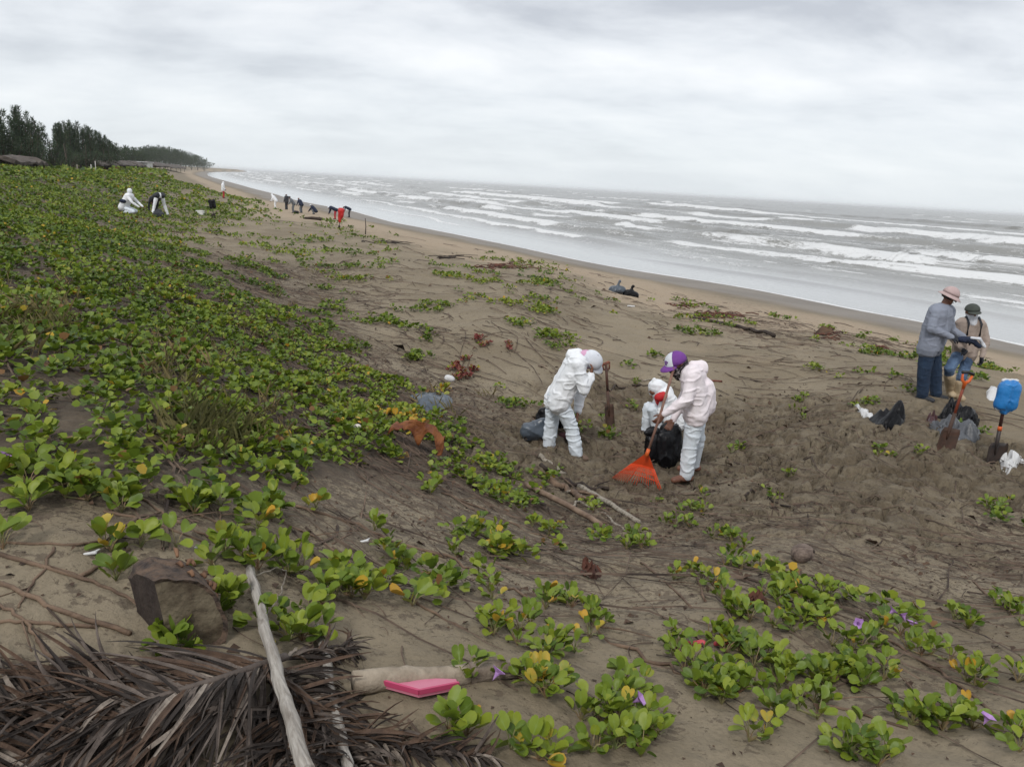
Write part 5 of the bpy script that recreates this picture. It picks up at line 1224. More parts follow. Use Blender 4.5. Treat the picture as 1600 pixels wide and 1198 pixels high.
def brim(name, fr, mat, root, r0=.10, out_=.08, a=1.15, z=0, drop=.02, off=(0, 0, 0), th=.005):
    hd, F, U, S_ = fr[:4]; V = []; f_ = []; n = 14; c = hd + F * off[0] + U * (z + off[2])
    full = a > 3; rg = 3
    for lay in (0, 1):
        for i in range(rg):
            for j in range(n):
                q = -a + 2 * a * j / (n - (0 if full else 1)); w_ = (math.cos(q / a * math.pi / 2) ** .7 if not full else 1); rr_ = r0 + out_ * w_ * i / (rg - 1)
                V.append(c + F * math.cos(q) * rr_ * 1.05 + S_ * math.sin(q) * rr_ * .92 + U * (-drop * (i / (rg - 1)) - lay * th))
    m_ = n if full else n - 1; o = rg * n
    for i in range(rg - 1):
        for j in range(m_): a_, b_ = i * n + j, i * n + (j + 1) % n; f_ += [(a_, b_, b_ + n, a_ + n), (o + a_, o + a_ + n, o + b_ + n, o + b_)]
    for j in range(m_): a_, b_ = (rg - 1) * n + j, (rg - 1) * n + (j + 1) % n; f_.append((a_, b_, o + b_, o + a_))
    mb = MB(); mb.add(V, f_); return mb.build(name, mat, root, True)
def pxJ(base, d): return {k: (P(v[0], v[1], base.y + v[2]) - base) for k, v in d.items()}

# --- A: bending worker, white coverall
A0 = G(884, 714)
J = pxJ(A0, dict(hd=(925, 563, -.05), nk=(911, 559, 0), shL=(899, 563, .20), shR=(903, 570, -.20), elL=(908, 612, .26), wrL=(903, 642, .16), elR=(913, 610, -.26), wrR=(923, 586, -.16), hipL=(868, 622, .09), hipR=(874, 626, -.09), knL=(862, 663, .12), knR=(893, 668, -.08), anL=(857, 700, .14), anR=(901, 712, -.10)))
J['toeL'] = Vector((.9, -.5, 0)); J['toeR'] = Vector((1, -.1, 0)); J['hvR'] = Vector((.15, .1, 1)); J['hnR'] = Vector((-1, .1, 0))
ra, fa = build_person(A0, J, 'person in a white coverall bending forward beside the rusty shovel', M_SUIT, M_SUITB, M_SKIN, bulk=1.06, arm=1.1, leg=1.05, face=Vector((.72, -.1, -.62)), wr=.016, topname='coverall_top', shoe=M_SHOE)
hd, F, U, S_, Jl = fa
dome('cap', fa, M_WCLOTH, ra, .122, (1.10, .97, .95), t0=-.15, off=(0, 0, .005)); brim('visor', fa, M_WCLOTH, ra, .095, .085, 1.1, .005, .03)
blob('pink_scarf', [(hd - F * .035 + U * .0, .104, hd - F * .05 - U * .03, .098), (hd - F * .05 - U * .03, .088, hd - F * .09 - U * .02, .075), (hd - F * .10 - U * .02, .07, Jl['nk'] + Vector((-.03, 0, .02)), .07), (hd - U * .06 + S_ * .05, .05, hd - U * .07 - S_ * .05, .05)], .010, M_PINKC, ra, .006, 10)
blob('hood', [(Jl['nk'] - Vector((.07, 0, -.045)), .08, Jl['nk'] - Vector((.13, .0, -.02)), .09), (Jl['nk'] - Vector((.04, .10, .0)), .055, Jl['nk'] - Vector((.04, -.10, .0)), .055)], .011, M_SUIT, ra, .012, 9)
# --- B: worker with the rake
B0 = G(1074, 750)
J = pxJ(B0, dict(hd=(1056, 566, -.04), nk=(1069, 577, 0), shL=(1086, 582, .18), shR=(1081, 588, -.19), elL=(1068, 625, .22), wrL=(1052, 655, .10), elR=(1074, 625, -.27), wrR=(1037, 647, -.24), hipL=(1087, 640, .10), hipR=(1087, 644, -.10), knL=(1089, 690, .14), knR=(1078, 697, -.10), anL=(1083, 728, .20), anR=(1072, 744, -.08)))
J['toeL'] = Vector((-1, -.1, 0)); J['toeR'] = Vector((-1, -.4, 0)); J['hvR'] = Vector((-.5, -.1, -.7)); J['hnR'] = Vector((-.3, .9, 0)); J['hvL'] = Vector((-.4, -.2, -.8))
rb, fb = build_person(B0, J, 'person in a white coverall and purple cap raking with an orange rake', M_SUITP, M_SUITB, M_SKIND, bulk=1.05, arm=1.0, leg=1.0, face=Vector((-.80, -.38, -.42)), wr=.014, topname='coverall_top', shoe=M_SKIND, belly=((P(1093, 610, B0.y) - B0), .17, (P(1094, 632, B0.y) - B0), .165))
hd, F, U, S_, Jl = fb
dome('cap', fb, M_PURPLE, rb, .116, (1.05, .95, .95), t0=-.05, off=(-.005, 0, .01)); brim('visor', fb, M_PURPLE, rb, .10, .085, 1.1, .015, .03)
dome('front_panel', fb, M_WCLOTH, rb, .1195, (1.05, .95, .95), t0=.0, off=(-.005, 0, .01), a0=-.75, a1=.75, rows=5, seg=8)
mb = MB()                                                       # purple emblem on the white panel: two small bars and a ring like the photo's mark
for a_, e_, w_ in ((-.18, .45, .010), (.02, .50, .008), (.2, .42, .010), (-.02, .28, .016)):
    c_ = hd - F * .005 + U * .01; p = c_ + F * math.cos(a_) * .127 * math.cos(e_) + S_ * math.sin(a_) * .115 * math.cos(e_) + U * .115 * math.sin(e_)
    n_v = (p - c_).normalized(); mb.tube([p - n_v * .003, p + n_v * .002], [w_, w_], 6)
mb.build('emblem', M_PURPLE, rb)
blob('face_scarf', [(hd + F * .05 - U * .055, .062, hd + F * .04 - U * .02, .068), (hd - U * .07, .07, hd - F * .06 - U * .03, .075), (hd - F * .07 + U * .0, .07, hd - F * .08 - U * .08, .06), (hd + F * .03 - U * .09, .07, hd + F * .0 - U * .15, .07)], .009, M_FLORAL, rb, .005, 12)
blob('hood', [(Jl['nk'] + Vector((.09, 0, .03)), .075, Jl['nk'] + Vector((.17, .02, .02)), .09), (Jl['nk'] + Vector((.05, -.09, -.03)), .055, Jl['nk'] + Vector((.05, .10, -.02)), .055)], .011, M_SUITP, rb, .014, 8)
# rake
hw = Jl['wrR'] + B0 + Vector((-.05, -.02, -.06)); apx = P(1012, 706, hw.y - .06); up_ = P(1050, 585, hw.y + .10)
R0 = G(1000, 755); rk = thing('rake', 'orange plastic fan rake with a long wooden handle', 'rake', R0)
MB().tube([apx - R0, hw - R0, up_ - R0 + (up_ - hw) * .15], [.014, .0145, .0145], 8).build('handle', pmat('rake_handle', (.26, .15, .11), (.16, .08, .06), 8, .7), rk, True)
eL, eR = G(957, 748), G(1034, 769); eL.z += .02; eR.z += .02
MB().tube([apx - R0 + (hw - apx) * .10, apx - R0 - (hw - apx).normalized() * .05], [.019, .024], 10).build('socket', M_ORG, rk, True)
a_ = apx - R0; l_ = eL - R0; r_ = eR - R0; mid_ = (l_ + r_) / 2; dn = (mid_ - a_); bow = Vector((0, -.02, .03))
mb = MB(); V = []; F_ = []; nn = 13; M_ORG2 = pmat('rake_orange', (.80, .085, .02), (.70, .07, .015), 5, .4)
for lay in (0, .004):
    for i in range(6):
        t = i / 5 * .48
        for j in range(nn): s_ = j / (nn - 1); q = l_.lerp(r_, s_); V.append(a_.lerp(q, t + .02) + bow * math.sin(math.pi * s_) * t + Vector((0, -lay, lay + (.003 if j % 2 else 0))))
for lay in (0, 1):
    for i in range(5):
        for j in range(nn - 1): b_ = lay * 6 * nn + i * nn + j; F_.append((b_, b_ + 1, b_ + nn + 1, b_ + nn) if lay else (b_, b_ + nn, b_ + nn + 1, b_ + 1))
mb.add(V, F_); mb.build('fan_plate', M_ORG2, rk)
NT = 23
for j in range(NT):
    s_ = j / (NT - 1); e_ = l_.lerp(r_, s_) + bow * math.sin(math.pi * s_); d_ = (e_ - a_); e_ = e_ + d_.normalized() * .04 * math.sin(math.pi * s_)
    gz = float(full_h(np.array([e_.x + R0.x]), np.array([e_.y + R0.y]))[0]) - R0.z; e_.z = max(gz, e_.z - .02)
    st_p = a_.lerp(l_.lerp(r_, s_), .44) + bow * math.sin(math.pi * s_) * .44
    MB().tube([st_p, st_p.lerp(e_, .85) + Vector((0, 0, .012)), e_.lerp(st_p, .03) + Vector((0, 0, .012)), e_ - Vector((0, -.01, .01))], [.0048, .0045, .0045, .0035], 5).build('tine', M_ORG2, rk, True)
for tt in (.66, .80):
    MB().tube([a_.lerp(l_.lerp(r_, j / 8), tt) + bow * math.sin(math.pi * j / 8) * tt + Vector((0, 0, .006)) for j in range(9)], .0045, 5).build('cross_band', M_ORG2, rk, True)
# black bag held open between B and C
c = G(1040, 724)
bb = tag(blob('black_bag', [((-.13, .05, .08), .10, (-.17, .08, .34), .075), ((.08, .05, .08), .12, (.07, .08, .38), .10), ((0, -.03, .08), .12, (-.02, 0, .30), .11), ((0, .15, .1), .12, (0, .15, .38), .10), ((-.15, .05, .38), .04, (-.26, .02, .36), .03)], .011, M_BLACKBAG, None, .03, 8, 5, 1, c, (1, 1, .4)), 'open black bag being filled between the raking and crouching workers', 'bag')
# --- C: crouching worker with red scarf behind the bag
C0 = G(1030, 684)
J = pxJ(C0, dict(hd=(1026, 609, -.02), nk=(1034, 614, .02), shL=(1040, 620, -.16), shR=(1037, 617, .18), elL=(1034, 645, -.24), wrL=(1046, 664, -.22), elR=(1022, 640, .24), wrR=(1024, 662, .10), hipL=(1055, 655, -.09), hipR=(1052, 652, .10), knL=(1022, 640, -.14), knR=(1015, 638, .14), anL=(1030, 678, -.12), anR=(1011, 675, .16)))
J['toeL'] = Vector((-1, -.2, 0)); J['toeR'] = Vector((-1, .1, 0))
rc, fc = build_person(C0, J, 'person in a hooded white coverall crouching behind the open black bag', M_SUIT, M_SUITB, M_SKIN, bulk=1.0, arm=1.0, leg=1.05, face=Vector((-.7, -.3, -.65)), wr=.012, topname='coverall_top')
hd, F, U, S_, Jl = fc
blob('hood', [(hd - F * .02 + U * .02, .12, hd + F * .01 - U * .02, .105), (hd - U * .02 - F * .06, .10, Jl['nk'] + Vector((.05, 0, 0)), .11), (hd + U * .10 - F * .04, .05, hd + U * .155 - F * .05, .02)], .011, M_SUIT, rc, .012, 8)
q_ = P(1030, 621, C0.y - .30) - C0; blob('red_scarf', [(q_, .06, q_ + Vector((.05, 0, .03)), .055), (hd + F * .02 - U * .13, .08, Jl['nk'] + Vector((-.02, -.16, -.07)), .085), (hd - U * .11, .06, Jl['nk'] + Vector((0, -.12, -.02)), .065)], .010, M_RED, rc, .006, 10)
# --- D: man in grey shirt, pink hat
D0 = G(1451, 624)
J = pxJ(D0, dict(hd=(1484, 463, -.02), nk=(1474, 477, 0), shL=(1480, 488, .19), shR=(1462, 489, -.18), elL=(1487, 515, .22), wrL=(1506, 527, .10), elR=(1455, 514, -.26), wrR=(1487, 527, -.24), hipL=(1457, 541, .09), hipR=(1450, 542, -.09), knL=(1461, 580, .10), knR=(1444, 581, -.09), anL=(1462, 617, .12), anR=(1441, 619, -.08)))
J['toeL'] = Vector((1, -.4, 0)); J['toeR'] = Vector((.8, -.8, 0)); J['hnR'] = Vector((0, .6, -.6)); J['hnL'] = Vector((0, -.6, -.6))
rd_, fd = build_person(D0, J, 'person in a grey shirt, dark jeans and pink bucket hat standing on the sand', M_SHIRT, M_JEAN, M_SKIND, bulk=1.18, arm=.98, leg=1.12, face=Vector((.80, -.30, -.35)), glove=M_GLOVE, wr=.008, topname='shirt', shoe=M_DGREY, belly=((P(1461, 512, D0.y - .03) - D0), .185, (P(1457, 528, D0.y - .03) - D0), .165))
hd, F, U, S_, Jl = fd
dome('bucket_hat', fd, M_PINKHAT, rd_, .118, (1.05, .95, .98), t0=0.0, off=(-.005, 0, .035)); brim('hat_brim', fd, M_PINKHAT, rd_, .112, .055, math.pi, .035, .045); dome('hair', fd, M_HAIR, rd_, .098, (1, 1, .7), t0=-.7, off=(-.022, 0, 0), rows=6, close=False)
# --- E: masked person in a beige jacket behind
E0 = G(1497, 626); E0.y += .25; E0.z = float(full_h(np.array([E0.x]), np.array([E0.y]))[0])
J = pxJ(E0, dict(hd=(1519, 487, -.03), nk=(1517, 500, 0), shL=(1500, 506, .0), shR=(1534, 508, .02), elL=(1489, 530, .05), wrL=(1504, 546, -.22), elR=(1541, 535, -.06), wrR=(1534, 557, -.14), hipL=(1500, 551, 0), hipR=(1514, 552, 0), knL=(1483, 576, -.20), knR=(1503, 588, -.10), anL=(1486, 612, .10), anR=(1495, 617, .02)))
J['toeL'] = Vector((-.3, -1, 0)); J['toeR'] = Vector((.1, -1, 0)); J['hvR'] = Vector((0, -.2, -1)); J['hnR'] = Vector((-1, 0, 0))
re_, fe = build_person(E0, J, 'person in a beige jacket with grey cap and cloth over the face', M_BEIGE, M_JEAN2, M_SKIN, bulk=.88, arm=.82, leg=.88, face=Vector((-.10, -.95, -.12)), glove=M_GLOVE, wr=.010, topname='jacket', shoe=None)
hd, F, U, S_, Jl = fe
dome('cap', fe, M_GREYCAP, re_, .112, (1.05, .95, .85), t0=.0, off=(0, 0, .03)); brim('visor', fe, M_GREYCAP, re_, .10, .07, 1.1, .035, .025)
blob('face_cloth', [(hd + F * .03 - U * .06, .078, hd - U * .05 - F * .02, .085), (hd - U * .09 + F * .03, .075, hd - U * .16 + F * .05, .06), (hd - U * .08, .08, Jl['nk'], .08)], .010, M_WCLOTH, re_, .008, 12)
mb = MB()
for s_ in ('L', 'R'):
    q = Jl['sh' + s_].lerp(Jl['nk'], .42); mb.tube([q + Vector((0, .10, .02)), q + Vector((0, -.02, .095)), q + Vector((0, -.125, .0)), q + Vector((0, -.13, -.18))], .017, 6, flat=.6)
mb.build('backpack_strap', M_GLOVE, re_, True)
for s_ in ('L', 'R'):
    kn, an = Jl['kn' + s_], Jl['an' + s_]; td = Jl['toe' + s_]
    blob('boot', [(kn.lerp(an, .28), .088, an, .07), (an, .065, an + td * .14 - Vector((0, 0, .02)), .05)], .011, M_BOOT, re_, .006, 9)
# bundle they pass between them
c = P(1510, 533, D0.y - .12)
tag(blob('bundle', [((-.10, 0, .02), .05, (.10, 0, .02), .055), ((.08, 0, .03), .05, (.20, 0, -.06), .045)], .011, M_DBLUE, None, .012, 10, 3, 2, c), 'dark blue folded bag held between the two standing people', 'bag')
tag(blob('white_bundle', [((.04, -.04, .06), .025, (.17, -.03, .05), .03), ((.17, -.03, .05), .03, (.27, .0, -.06), .03)], .010, M_WCLOTH, None, .008, 12, 3, 2, c), 'white crumpled sheet on top of the dark blue folded bag', 'bag')
print('near people', time.time() - T0)

# --- far people
POSE = dict(
 stand=dict(hd=(.04, 0, 1.58), nk=(0, 0, 1.42), sh=(0, .18, 1.36), el=(.04, .25, 1.08), wr=(.20, .20, .90), hip=(0, .09, .88), kn=(.03, .10, .46), an=(0, .11, .07)),
 lean=dict(hd=(.36, 0, 1.42), nk=(.28, 0, 1.30), sh=(.24, .18, 1.24), el=(.34, .22, .96), wr=(.50, .16, .78), hip=(-.02, .09, .88), kn=(.06, .12, .46), an=(0, .12, .07)),
 stoop=dict(hd=(.60, 0, 1.02), nk=(.48, 0, 1.08), sh=(.42, .18, 1.08), el=(.48, .20, .78), wr=(.58, .14, .52), hip=(-.05, .10, .88), kn=(.02, .13, .45), an=(0, .14, .07)),
 deep=dict(hd=(.66, 0, .55), nk=(.55, 0, .66), sh=(.48, .18, .72), el=(.62, .2, .42), wr=(.70, .14, .18), hip=(-.05, .12, .92), kn=(-.02, .24, .48), an=(-.05, .36, .07)),
 crouch=dict(hd=(.36, 0, .88), nk=(.26, 0, .80), sh=(.18, .18, .76), el=(.40, .22, .52), wr=(.58, .12, .28), hip=(-.18, .11, .34), kn=(.20, .17, .50), an=(.0, .15, .07)),
 kneel=dict(hd=(.0, 0, .96), nk=(-.02, 0, .84), sh=(-.02, .20, .76), el=(.16, .28, .54), wr=(.40, .2, .36), hip=(-.28, .12, .34), kn=(.12, .2, .18), an=(-.22, .16, .08)))
def far_person(u, v, pose, rz, label, top, bot, k=1.0, bulk=1.15, hat=None, hood=False, vox=.026, hand=None, skin=M_SKIND):
    b = G(u, v); M3 = Matrix.Rotation(rz, 3, 'Z'); J = {}
    for n, p in POSE[pose].items():
        p = Vector(p) * k
        if n in ('hd', 'nk'): J[n] = M3 @ p
        else: J[n + 'L'] = M3 @ p; J[n + 'R'] = M3 @ Vector((p.x + (.05 if n in ('kn', 'an') else 0), -p.y, p.z))
    root, fr = build_person(b, J, label, top, bot, skin, vox, bulk, 1.05, 1.05, face=M3 @ Vector((.8, 0, -.4)), wr=.018, coarse=True, topname='jacket', shoe=M_DGREY)
    if hood: blob('hood', [(fr[0], .125, fr[0] - Vector((0, 0, .04)), .12)], vox, top, root, .006, 6)
    if hat: dome('cap', fr, hat, root, .12, off=(0, 0, .02))
    return root, fr
r_, fr = far_person(205, 337, 'kneel', 0.1, 'hooded person in white kneeling on the far left dune', M_SUIT, M_SUITB, bulk=1.35, hood=True, k=1.2)
blob('waist_bag', [(fr[4]['hipR'] + Vector((.06, -.16, .28)), .09, fr[4]['hipR'] + Vector((.2, -.16, .26)), .09)], .026, M_DBLUE, r_)
far_person(250, 338, 'deep', math.pi * .78, 'person in dark jacket and white trousers bent double on the far left dune', M_DGREY, M_SUIT, bulk=1.3, k=1.22)
tag(blob('dark_bag', [((-.1, 0, .16), .2, (.15, 0, .14), .17), ((0, 0, .3), .14, (.1, 0, .34), .08)], .03, M_DGREY, None, .02, 5, 2, 2, G(241, 339) + Vector((.2, .1, 0))), 'dark bag on the dune under the person bent double', 'bag')
far_person(349, 310, 'stand', 0.2, 'person in white hood and red trousers standing far up the beach', M_SUIT, M_REDT, hood=True, bulk=1.25)
far_person(431, 327, 'lean', math.pi, 'hooded person in all white leaning forward on the far beach', M_SUIT, M_SUIT, hood=True, bulk=1.25)
far_person(448, 328, 'stand', math.pi * .8, 'person in charcoal clothes and pale cap beside the all white one', M_DGREY, M_DGREY, hat=M_WCLOTH)
far_person(459, 333, 'lean', math.pi * 1.1, 'person in mid grey clothes in the middle of the far beach group', M_MIDG, M_MIDG, hat=M_GLOVE, k=1.05)
far_person(471, 333, 'lean', math.pi * .85, 'person in navy jacket and grey trousers at the right of the beach group', M_DBLUE, M_MIDG)
far_person(491, 335, 'crouch', math.pi, 'person in navy crouching alone on the far beach', M_DBLUE, M_MIDG, hat=M_WCLOTH, bulk=1.25)
far_person(524, 343, 'stoop', math.pi, 'person in dark jacket stooping just left of the red bag', M_DBLUE, M_REDT, hat=M_WCLOTH)
far_person(546, 340, 'stoop', math.pi * 1.05, 'person in dark clothes stooping at the right end of the beach workers', M_DBLUE, M_DGREY, k=1.05)
tag(blob('dark_bag', [((-.1, 0, .16), .16, (.15, 0, .14), .15)], .04, M_BLACKBAG, None, .02, 5, 2, 2, G(463, 334)), 'dark bag on the sand between the far beach group', 'bag')
o = G(491, 344); tag(MB().tube([(-.9, 0, .1), (-.2, .05, .16), (.5, 0, .12), (.9, -.1, .1)], [.08, .14, .12, .06], 7, jit=.2).build('driftwood', M_DARKW, None, True, o), 'short dark log on the beach in front of the crouching person', 'driftwood')
print('far people', time.time() - T0)
# ------------------------------------------------------------------ trees on the far dune
m, nt, b = newmat('needle_foliage')
L = nt.links.new
L(ramp(nt, attr(nt, 'tint'), [(0, (.024, .044, .024)), (.5, (.040, .072, .032)), (1, (.08, .105, .045))]), b.inputs['Base Color']); b.inputs['Roughness'].default_value = .8
M_NEEDLE = m; M_TRUNK = pmat('tree_bark', (.10, .075, .06), (.05, .038, .03), 3, .95)
def tree(u, Y, vtop, wpx, label, kind=0, group=None, n=None, low=.04):
    d = raydir(u, 262); x = d[0] / d[1] * Y; z = float(base_h(np.array([x]), np.array([Y]))[0]) - .1
    h = P(u, vtop, Y).z - z; w_ = wpx / FPX * Y; rs = np.random.default_rng(int(abs(u) * 13 + Y)); rnd = random.Random(int(u * 7 + Y))
    root = thing('casuarina_tree' if kind == 0 else 'round_tree', label, 'tree', (x, Y, z), 0, group)
    tr_ = MB().tube([(0, 0, 0), (rnd.uniform(-.2, .2), 0, h * .4), (rnd.uniform(-.3, .3), 0, h * .95)], [h * .022 + .05, h * .014 + .03, .03], 7)
    V, F, T = [], [], []; vo = 0
    n = n or 1500; el = h * (.052 if Y < 200 else .095)
    Tm = np.array([(-.10, 0, 0), (.10, 0, 0), (0, 1, 0), (0, .45, .10)]); TFm = np.array([(0, 1, 2), (0, 2, 3)])
    nl = 13 if kind == 0 else 12
    for i in range(nl):
        # each leader is a spire of its own; the first one is the top of the tree
        if kind == 0:
            a = rs.uniform(0, 6.28); top = h * (1.0 if i == 0 else rs.uniform(.70, .98)); off = 0 if i == 0 else w_ * rs.uniform(.2, .62) * min(1, (1.25 - top / h) * 1.7); z0 = h * rs.uniform(.05, .3); wl_ = w_ * rs.uniform(.14, .22)
        else:
            a = rs.uniform(0, 6.28); off = w_ * .5 * math.sqrt(rs.uniform(.05, 1)); top = h * (.98 - .45 * (off / (w_ * .5)) ** 2) * rs.uniform(.85, 1); z0 = h * .05; wl_ = w_ * .2
        p0 = np.array([math.cos(a) * off * .25, math.sin(a) * off * .25, z0]); p1 = np.array([math.cos(a) * off, math.sin(a) * off, top])
        tr_.tube([tuple(p0), tuple((p0 + p1) / 2), tuple(p1 * .98)], [.10, .05, .015], 4)
        per = int(n / nl * (1.5 if i == 0 else 1)); t = rs.uniform(0, 1, per) ** (.9 if kind == 0 else .7); rad = wl_ * (1.05 - t) ** (.75 if kind == 0 else .45) * np.sqrt(rs.uniform(.02, 1, per)) * 1.5; aa = rs.uniform(0, 6.28, per)
        pos = p0 + (p1 - p0) * t[:, None] + np.stack([np.cos(aa) * rad, np.sin(aa) * rad, rad * rs.uniform(.0, .6, per)], -1); pos[:, 2] = np.clip(pos[:, 2], .1, h)
        yaw = aa - np.pi / 2 + rs.normal(0, .5, per); pitch = rs.normal(.95 if kind == 0 else .5, .4, per)
        v_, f_ = scatter_faces(Tm * (1 if kind == 0 else np.array([2.0, .9, 1])), TFm, pos, yaw, pitch, rs.normal(0, .8, per), el * rs.uniform(.6, 1.5, per))
        V.append(v_); F.append(f_ + vo); vo += len(v_); T.append(np.repeat(np.clip(rs.normal(.35 + .3 * (i % 3) / 2, .18, per), 0, 1), 4))
    tr_.build('trunk', M_TRUNK, root, True)
    link('crown', np_mesh('crown', np.concatenate(V), np.concatenate(F), {'tint': np.concatenate(T)}, smooth=False), M_NEEDLE, root)
TREES = [(-14, 88, 160, 60, 'dark tree cut by the left edge behind the thatch', 0), (8, 92, 178, 40, 'bushy tree at the left edge beside the tall feathery one', 1), (36, 104, 167, 40, 'tall feathery tree with a thin spire near the left edge', 0), (58, 112, 186, 40, 'second feathery tree right of the tall spire', 0), (20, 98, 205, 44, 'low bushy tree under the tall spire', 1), (50, 100, 208, 46, 'low bushy tree under the second feathery tree', 1), (78, 118, 212, 34, 'small bushy tree filling the dip between the two groves', 1),
 (98, 138, 193, 34, 'leftmost tall tree of the dense middle grove', 0), (112, 142, 190, 36, 'tallest tree of the dense middle grove', 0), (126, 146, 192, 36, 'third tree from the left of the dense middle grove', 0), (141, 150, 199, 34, 'fourth tree from the left of the dense middle grove', 0), (154, 156, 206, 32, 'fifth tree from the left of the dense middle grove', 0), (167, 162, 213, 28, 'sixth tree from the left of the dense middle grove', 0), (178, 170, 222, 24, 'last low tree at the right of the dense middle grove', 0),
 (104, 134, 222, 46, 'wide low bush at the foot of the middle grove, left', 1), (136, 140, 224, 50, 'wide low bush at the foot of the middle grove, centre', 1), (164, 150, 230, 40, 'wide low bush at the foot of the middle grove, right', 1)]
for u, Y, vt, wp, lab, kd in TREES: tree(u, Y, vt, wp, lab, kd, 'trees on the dune at left', 3400 if kd == 0 else 1900, .04)
k = 0
import itertools
names = ['with a thin pointed top', 'broad and low', 'slightly taller than its neighbours', 'leaning seaward', 'dense and dark', 'with a ragged top', 'narrow', 'round topped', 'with two tips', 'short', 'half hidden by its neighbour', 'wide crowned', 'sparse', 'near the tip', 'second last', 'last and smallest at the point']
fr_ = [(190, 250, 231, 18), (199, 270, 229, 16), (208, 290, 232, 16), (217, 330, 238, 14), (225, 430, 231, 16), (233, 450, 229, 16), (241, 480, 230, 16), (250, 510, 229, 15), (258, 540, 231, 15), (266, 580, 231, 15), (274, 620, 234, 14), (282, 660, 235, 14), (290, 700, 237, 14), (299, 760, 240, 13), (309, 820, 244, 13), (319, 900, 250, 11)]
for i, (u, Y, vt, wp) in enumerate(fr_):
    tree(u, Y, vt, wp * 2.8, 'far shore tree number %s from the left, %s' % (['one', 'two', 'three', 'four', 'five', 'six', 'seven', 'eight', 'nine', 'ten', 'eleven', 'twelve', 'thirteen', 'fourteen', 'fifteen', 'sixteen'][i], names[i]), 0, 'trees along the far shore', 1500, .02)
# ------------------------------------------------------------------ thatched shelters and posts
M_THATCH = pmat('thatch', (.12, .10, .085), (.05, .04, .035), 1.2, .95, .8, 8, (1, 1, 3)); M_POST = pmat('weathered_post', (.30, .27, .23), (.20, .17, .14), 3, .9)
def shelter(u0, Y0, u1, Y1, wid, eave, ridge, label, posts=4):
    d0, d1 = raydir(u0, 262), raydir(u1, 262); a = Vector((d0[0] / d0[1] * Y0, Y0, 0)); b_ = Vector((d1[0] / d1[1] * Y1, Y1, 0)); c = (a + b_) / 2; c.z = float(base_h(np.array([c.x]), np.array([c.y]))[0])
    root = thing('thatched_shelter', label, 'shelter', c, 0, 'thatched shelters along the dune'); d = (b_ - a); L_ = d.length; d.normalize(); s_ = Vector((-d.y, d.x, 0)); rs = random.Random(int(u0 + Y0)); V = []; F = []; n = 14
    for i in range(n):
        o = d * (L_ * (i / (n - 1) - .5)); sag = rs.uniform(-.12, .12)
        for y_, z_ in ((-wid / 2, eave), (-wid / 4, (eave + ridge) / 2 + .1), (0, ridge), (wid / 4, (eave + ridge) / 2 + .1), (wid / 2, eave), (wid / 2 - .1, eave - .25), (0, ridge - .35), (-wid / 2 + .1, eave - .25)): V.append(o + s_ * (y_ + rs.uniform(-.1, .1)) + Vector((0, 0, z_ + sag + rs.uniform(-.08, .08))))
    for i in range(n - 1):
        for k in range(8): F.append((i * 8 + k, i * 8 + (k + 1) % 8, (i + 1) * 8 + (k + 1) % 8, (i + 1) * 8 + k))
    F.append(tuple(range(8))[::-1]); F.append(tuple((n - 1) * 8 + k for k in range(8)))
    mb = MB(); mb.add(V, F); mb.build('thatch_roof', M_THATCH, root)
    for i in range(posts):
        for q in (-1, 1):
            p = d * (L_ * (i / (posts - 1) - .5) * .94) + s_ * q * wid * .4; MB().tube([p + Vector((0, 0, -.6)), p + Vector((0, 0, eave))], .09, 6).build('post', M_TRUNK, root)
shelter(-12, 74, 44, 84, 4, .8, 1.35, 'thatched shelter with a flat grey roof at the left edge')
shelter(135, 140, 166, 160, 5, .9, 1.8, 'first thatched roof of the long row beyond the dune')
shelter(168, 165, 196, 195, 5, 1.0, 1.9, 'second thatched roof of the long row beyond the dune')
shelter(199, 205, 224, 240, 6, 1.1, 2.1, 'third thatched roof of the long row beyond the dune')
shelter(227, 250, 250, 300, 7, 1.3, 2.5, 'fourth thatched roof of the long row beyond the dune')
shelter(252, 310, 278, 400, 8, 1.4, 2.8, 'last thatched roof of the row, nearest the beach')
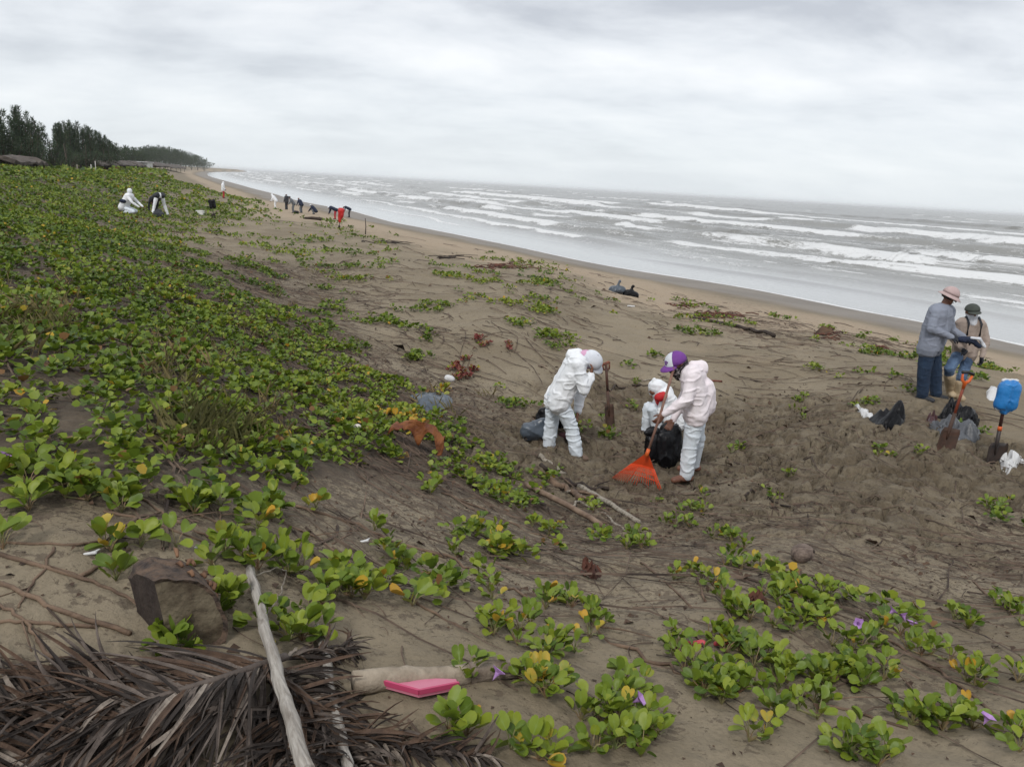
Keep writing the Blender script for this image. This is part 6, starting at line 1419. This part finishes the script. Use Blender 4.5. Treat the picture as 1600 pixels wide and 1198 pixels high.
def post(u, v, vt, label, mat=None, r=.05):
    c = G(u, v); h = P(u, vt, c.y).z - c.z; tag(MB().tube([(0, 0, -.2), (0, 0, h)], r, 6).build('wooden_post', mat or M_POST, None, True, c), label, 'post', 'posts on the far dune')
M_WPOST = pmat('white_post', (.55, .53, .50), (.42, .40, .37), 3, .8)
post(150, 271, 252, 'taller white post of the pair on the far dune', M_WPOST, .07); post(143, 270, 257, 'shorter white post of the pair on the far dune', M_WPOST, .07); post(121, 266, 257, 'stubby pale post left of the white pair', M_POST, .1); post(22, 256, 249, 'small white post below the left thatched shelter', M_WPOST, .05); post(48, 257, 251, 'small pale post right of the left thatched shelter', M_POST, .05); post(125, 254, 241, 'leaning pale post against the middle grove', M_POST, .12); post(133, 254, 240, 'second pale post against the middle grove', M_POST, .1)
d = raydir(200, 262); Y_ = 215; x_ = d[0] / d[1] * Y_; z_ = float(base_h(np.array([x_]), np.array([Y_]))[0])
hs = thing('white_hut', 'small white hut between the trees behind the thatched row', 'hut', (x_, Y_ + 8, z_))
MB().box((0, 0, .95), (4.6, 3, 1.9)).build('wall', pmat('white_wall', (.6, .6, .58), (.5, .5, .48), 2, .8), hs); MB().box((0, -.2, 1.97), (5.2, 3.8, .18)).build('roof', pmat('roof_sheet', (.55, .55, .55), (.45, .45, .45), 2, .6), hs); MB().box((-.8, -1.51, .85), (.9, .06, 1.6)).build('door', M_DARKW, hs)
# ------------------------------------------------------------------ sea haze
mb = MB(); B_ = 41000; mb.box((0, 0, 4), (2 * B_, 2 * B_, 30)); m = bpy.data.materials.new('haze'); m.use_nodes = True; nt = m.node_tree; nt.nodes.clear()
o_ = nt.nodes.new('ShaderNodeOutputMaterial'); pv = nt.nodes.new('ShaderNodeVolumePrincipled'); pv.inputs['Color'].default_value = (.93, .95, .97, 1); pv.inputs['Density'].default_value = .00013; pv.inputs['Anisotropy'].default_value = 0
nt.links.new(pv.outputs[0], o_.inputs['Volume'])

tag(mb.build('haze', m), kind='stuff')
print('done', time.time() - T0, 'objects', len(bpy.data.objects))
